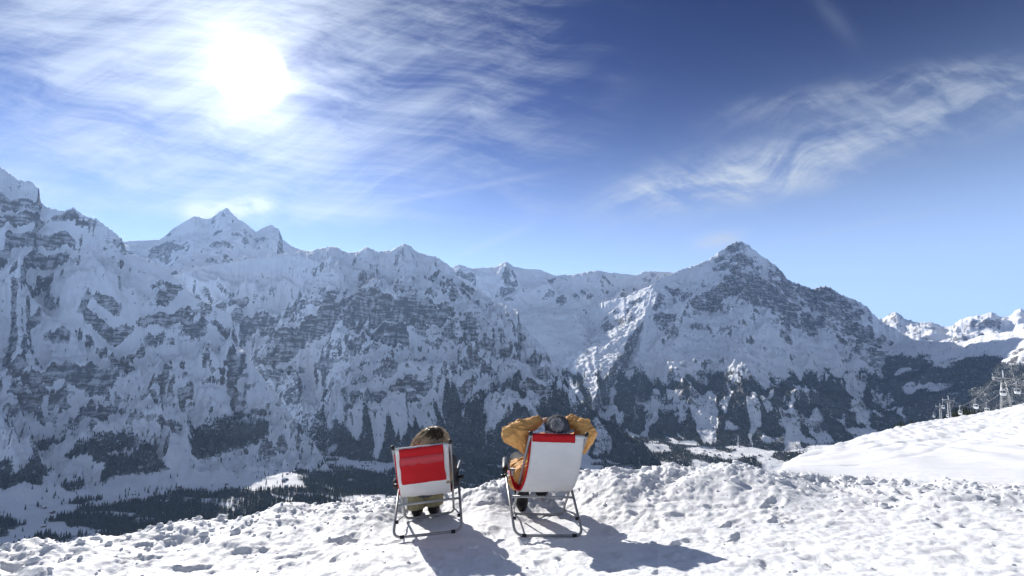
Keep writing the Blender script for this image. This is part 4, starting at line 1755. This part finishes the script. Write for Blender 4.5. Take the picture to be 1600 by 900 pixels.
def face_caps(c, fwd, up):
    """head with nose, brow, chin and ears; fwd is where the face looks"""
    c, f, u = Vector(c), Vector(fwd).normalized(), Vector(up).normalized()
    s = f.cross(u).normalized()
    caps = [(c + u * .03 - f * .02, c + u * .025 + f * .02, .088, .086), (c, c - u * .055 + f * .035, .078, .058), (c - u * .085 + f * .055, c - u * .09 + f * .07, .036, .03),
            (c + f * .085, c + f * .112 - u * .03, .012, .016), (c + f * .082 + u * .02 - s * .03, c + f * .082 + u * .02 + s * .03, .016, .016),
            (c + f * .092 - u * .058 - s * .016, c + f * .092 - u * .058 + s * .016, .010, .010)]
    for q in (-1, 1):
        caps.append((c + s * (q * .082) + u * .01, c + s * (q * .088) - u * .02, .016, .012))
    return caps


def build_man():
    pel, chest, neck, head = (.25, 4.70, .36), (.31, 4.52, .57), (.36, 4.36, .73), (.385, 4.29, .80)
    shL, shR = (.15, 4.42, .66), (.58, 4.44, .66)
    elL, elR = (-.012, 4.20, .785), (.635, 4.26, .785)
    wrL, wrR = (.225, 4.36, .862), (.50, 4.38, .865)
    hipL, hipR = (.15, 4.76, .35), (.36, 4.78, .35)
    knL, knR = (.06, 5.06, .36), (.36, 5.14, .38)
    anL, anR = (.10, 5.12, -.04), (.31, 5.38, -.08)
    look, up = Vector((-.03, .93, -.12)), Vector((.02, .18, .95))
    caps = [(pel, chest, .13, .15), (chest, neck, .15, .06), (neck, head, .055, .055), (chest, shL, .1, .06), (chest, shR, .1, .06),
            (shL, elL, .055, .043), (elL, wrL, .042, .028), (shR, elR, .055, .043), (elR, wrR, .042, .028),
            (pel, hipL, .12, .09), (pel, hipR, .12, .09), (hipL, knL, .085, .058), (knL, anL, .055, .038), (hipR, knR, .085, .058), (knR, anR, .055, .038)]
    caps += face_caps(head, look, up)
    caps += hand_caps(wrL, (.36, 4.355, .895), (0, .25, 1), 1)
    caps += hand_caps(wrR, (.40, 4.385, .90), (0, .25, 1), -1)
    body = sdf_obj('person', caps, .0075, M_SKIN, None, k=.012)
    tag(body, 'person in mustard jacket and grey bobble hat, arms folded behind head', 'person')
    j = [(pel, chest, .165, .165), (chest, (.36, 4.39, .68), .16, .10), ((.22, 4.47, .60), shL, .11, .09), ((.47, 4.48, .60), shR, .11, .09),
         (shL, (.05, 4.27, .74), .092, .082), ((.05, 4.27, .74), elL, .08, .074), (elL, (.07, 4.235, .832), .072, .064), ((.07, 4.235, .832), (.215, 4.345, .862), .064, .052),
         (shR, (.625, 4.32, .74), .092, .08), ((.625, 4.32, .74), elR, .078, .072), (elR, (.61, 4.29, .832), .07, .063), ((.61, 4.29, .832), (.505, 4.365, .866), .062, .052),
         (pel, (.14, 4.76, .35), .14, .115), (pel, (.38, 4.78, .35), .14, .115), ((.10, 4.62, .36), (.04, 4.70, .26), .08, .075), ((.10, 4.74, .34), (.045, 4.88, .36), .085, .07), ((.30, 4.36, .70), (.44, 4.37, .70), .06, .06)]
    sdf_obj('jacket', j, .008, M_MUSTARD, body, k=.03, wrinkle=.012, wl=.06)
    tr = [(hipL, knL, .115, .085), (knL, (.10, 5.13, .03), .083, .075), (hipR, knR, .115, .085), (knR, (.31, 5.37, .0), .083, .075)]
    sdf_obj('trousers', tr, .012, M_CHAR, body, k=.02, wrinkle=.006)
    for a, tx in ((anL, .06), (anR, .30)):
        g = ground(a[0], a[1])
        bt = [((a[0], a[1], a[2] + .06), (a[0], a[1] + .02, g + .06), .062, .06), ((a[0], a[1] + .01, g + .045), (tx, a[1] + .17, g + .045), .052, .046), ((a[0], a[1] - .03, g + .03), (tx, a[1] + .19, g + .03), .045, .045)]
        sdf_obj('boot', bt, .01, M_BOOT, body, k=.02)
    # bobble hat
    h, u, f = Vector(head), up.normalized(), look.normalized()
    hat = sdf_obj('beanie', [(h + u * .03 - f * .012, h + u * .03 + f * .012, .098, .096), (h + u * .0 - f * .02, h + u * .02, .1, .098)], .008, M_KNIT, body, k=.03, wrinkle=.003, wl=.012,
                  cut=lambda x, y, z: -((x - h.x) * u.x + (y - h.y) * u.y + (z - h.z) * u.z + .035))
    sdf_obj('hat_band', [(h + u * -.012 - f * .012, h + u * -.012 + f * .012, .107, .106)], .008, M_PALE, hat, k=.02,
            cut=lambda x, y, z: np.abs((x - h.x) * u.x + (y - h.y) * u.y + (z - h.z) * u.z + .02) - .022)
    sdf_obj('ear_flap', [(h + u * .012, h + u * .02, .103, .101)], .008, M_PALE, hat, k=.02, cut=lambda x, y, z: np.maximum(x - (h.x - .04), -(z - h.z + .05)))
    pc = h + Vector((-.012, -.115, .068))
    parts = []
    rd = random.Random(4)
    for i in range(520):
        v = Vector((rd.gauss(0, 1), rd.gauss(0, 1), rd.gauss(0, 1))).normalized()
        v2 = (v + Vector((rd.gauss(0, .22), rd.gauss(0, .22), rd.gauss(0, .22)))).normalized()
        parts.append(tube_geo([pc + v * .012, pc + v * .035, pc + v * .035 + v2 * rd.uniform(.014, .03)], [.005, .0042, .0012], 4))
    V, F = join_geo(parts)
    pm = mesh_obj('bobble', V, F, M_BOB, hat)
    pm['label'] = 'fluffy grey bobble'
    return body


def build_woman():
    pel, chest, neck, head = (-.80, 4.68, .28), (-.73, 4.54, .45), (-.70, 4.40, .58), (-.675, 4.31, .685)
    shL, shR = (-.88, 4.52, .48), (-.57, 4.54, .49)
    elL, elR = (-1.02, 4.62, .27), (-.535, 4.66, .29)
    wrL, wrR = (-.95, 4.83, .30), (-.62, 4.86, .31)
    hipL, hipR = (-.88, 4.72, .27), (-.71, 4.74, .27)
    knL, knR = (-.93, 5.0, .27), (-.77, 5.05, .27)
    anL, anR = (-.93, 5.01, -.08), (-.775, 5.06, -.07)
    look, up = Vector((-.12, .95, -.25)), Vector((.06, .25, .95))
    caps = [(pel, chest, .12, .13), (chest, neck, .13, .05), (neck, head, .048, .05), (chest, shL, .09, .05), (chest, shR, .09, .05),
            (shL, elL, .045, .037), (elL, wrL, .036, .024), (shR, elR, .045, .037), (elR, wrR, .036, .024),
            (pel, hipL, .11, .085), (pel, hipR, .11, .085), (hipL, knL, .075, .052), (knL, anL, .05, .035), (hipR, knR, .075, .052), (knR, anR, .05, .035)]
    caps += face_caps(head, look, up)
    caps += hand_caps(wrL, (-.88, 4.93, .30), (0, 0, 1), 1)
    caps += hand_caps(wrR, (-.68, 4.95, .31), (0, 0, 1), -1)
    body = sdf_obj('person', caps, .0075, M_SKIN, None, k=.012)
    tag(body, 'person with long brown blond hair, dark jacket and khaki trousers in the left chair', 'person')
    j = [(pel, chest, .15, .15), (chest, (-.70, 4.43, .55), .15, .09), (chest, shL, .1, .072), (chest, shR, .1, .072), (shL, elL, .068, .058), (elL, wrL, .056, .042), (shR, elR, .068, .058), (elR, wrR, .056, .042), (pel, (-.88, 4.74, .28), .13, .1), (pel, (-.7, 4.76, .28), .13, .1)]
    sdf_obj('jacket', j, .011, M_DARKJ, body, k=.03, wrinkle=.009, wl=.05)
    tr = [(hipL, knL, .105, .085), (knL, (-.935, 5.005, -.07), .083, .094), (hipR, knR, .105, .085), (knR, (-.77, 5.055, -.055), .083, .092)]
    sdf_obj('trousers', tr, .010, M_KHAKI, body, k=.012, wrinkle=.006, wl=.06,
            cut=lambda x, y, z: -(z + .065 - .1 * (x + .85)))
    for a in (anL, anR):
        g = ground(a[0], a[1])
        bt = [((a[0], a[1], a[2] + .09), (a[0], a[1] + .01, g + .05), .06, .058), ((a[0], a[1] + .01, g + .042), (a[0] - .03, a[1] + .15, g + .04), .05, .043), ((a[0], a[1] - .035, g + .028), (a[0] - .03, a[1] + .165, g + .026), .04, .04)]
        sdf_obj('boot', bt, .01, M_BOOT, body, k=.02)
    h = Vector(head)
    u = up.normalized()
    hc = [(h + u * .035, h + u * .01 + Vector((0, -.01, 0)), .108, .112), (h + Vector((-.03, -.02, .0)), h + Vector((-.075, -.01, -.13)), .095, .075), (h + Vector((.04, -.015, .0)), h + Vector((.085, .0, -.13)), .09, .07),
          (h + Vector((.07, .0, -.1)), h + Vector((.125, .05, -.30)), .06, .04), (h + Vector((-.07, .0, -.1)), h + Vector((-.13, .06, -.30)), .06, .04), (h + Vector((0, -.03, -.03)), h + Vector((0, .02, -.17)), .09, .08), (h + Vector((.03, 0, .03)), h + Vector((-.02, 0, .025)), .1, .1), (h + Vector((.0, 0, .02)), h + Vector((-.14, -.01, -.06)), .09, .05)]
    hair = sdf_obj('hair', hc, .008, M_HAIR, body, k=.03, wrinkle=.004, wl=.02,
                   cut=lambda x, y, z: (.05 - np.hypot(x - (h.x + look.normalized().x * .12), np.minimum(0, y - (h.y + .115)))) * 1.0 - .0)
    rd = random.Random(9)
    crown = Vector((.18, -.42, .89)).normalized()
    e1 = crown.cross(Vector((1, 0, 0))).normalized()
    e2 = crown.cross(e1).normalized()
    V, F, mi = [], [], []
    for i in range(1500):
        a = rd.uniform(0, 2 * math.pi)
        out = math.cos(a) * e1 + math.sin(a) * e2
        end = rd.uniform(1.25, 1.75)
        rr = .119 + rd.gauss(0, .003)
        s0 = rd.uniform(.02, .75)
        pts = []
        wob, ph = rd.gauss(0, .05), rd.uniform(0, 6.28)
        for k in range(7):
            q = s0 + (end - s0) * k / 6
            tw = out * math.cos(wob * k) + crown.cross(out) * math.sin(wob * k)
            v = crown * math.cos(q) + tw * math.sin(q)
            p = h + u * .018 + Vector((.008, 0, .0)) + Vector((v.x * 1.08, v.y * .98, v.z * 1.02)) * (rr + .003 * math.sin(ph + k * 1.3))
            if v.x < 0:
                p += Vector((-.05, 0, -.02)) * min(1.0, (q / 1.5) ** 2) * min(1, -v.x * 1.6)
            pts.append(p)
        L = rd.uniform(.03, .13)
        pts.append(pts[-1] + Vector((out.x * .02 + rd.gauss(0, .006), out.y * .01, -L)))
        w = rd.uniform(.0016, .003)
        tv, tf = tube_geo(pts, [w * .6, w, w, w, w, w, w, w * .3], 3, cap=False)
        o = len(V)
        V += tv
        F += [tuple(x + o for x in q) for q in tf]
        back = max(0.0, -out.y)
        for sg in range(7):
            q = s0 + (end - s0) * sg / 6
            dark = q < .55 * (.6 + back) or rd.random() < .10
            mi += [0 if dark else (2 if (rd.random() < .25 + .5 * (1 - back)) else 1)] * 3
    hm = [simple('hair_root', (.055, .034, .018), .4, var=.3, scale=60), simple('hair_brown', (.30, .20, .11), .38, var=.3, scale=60), simple('hair_blond', (.66, .50, .30), .38, var=.2, scale=60)]
    mesh_obj('hair_strands', V, F, hm, hair, mat_idx=mi)
    return body


man = build_man()
woman = build_woman()

# small bottle lying on the man's lap beside the arm rest
M_PINKB = simple('pink_bottle', (.72, .33, .34), .35, var=.05, scale=30)
bt = empty('drink_bottle', (.005, 4.72, .315))
tag(bt, 'small pink bottle with dark cap beside the right chair arm', 'bottle')
p0, p1 = Vector((-.025, 4.80, .33)), Vector((.045, 4.64, .312))
d_ = (p1 - p0).normalized()
V, F = tube_geo([p0, p0 + d_ * .006, p1 - d_ * .03, p1 - d_ * .012, p1], [.02, .026, .026, .017, .015], 12)
mesh_obj('bottle_body', V, F, M_PINKB, bt)
V, F = tube_geo([p1, p1 + d_ * .03, p1 + d_ * .034], [.018, .018, .012], 12)
mesh_obj('cap', V, F, M_BLACK, bt)

# ------------------------------------------------------------------ haze
def build_haze():
    m = bpy.data.materials.new('haze')
    m.use_nodes = True
    nt = m.node_tree
    nt.nodes.clear()
    out = nt.nodes.new('ShaderNodeOutputMaterial')
    pv = nt.nodes.new('ShaderNodeVolumePrincipled')
    pv.inputs['Color'].default_value = (0.42, 0.63, 1.0, 1)
    pv.inputs['Density'].default_value = 1.75e-5
    pv.inputs['Anisotropy'].default_value = 0.45
    nt.links.new(pv.outputs[0], out.inputs['Volume'])
    V, F = box_geo((0, 8400, 430), (44000, 18000, 3700))
    o = mesh_obj('haze', V, F, m, smooth=False)
    tag(o, 'thin blue haze in the air over the whole valley', 'haze', kind='stuff')


build_haze()
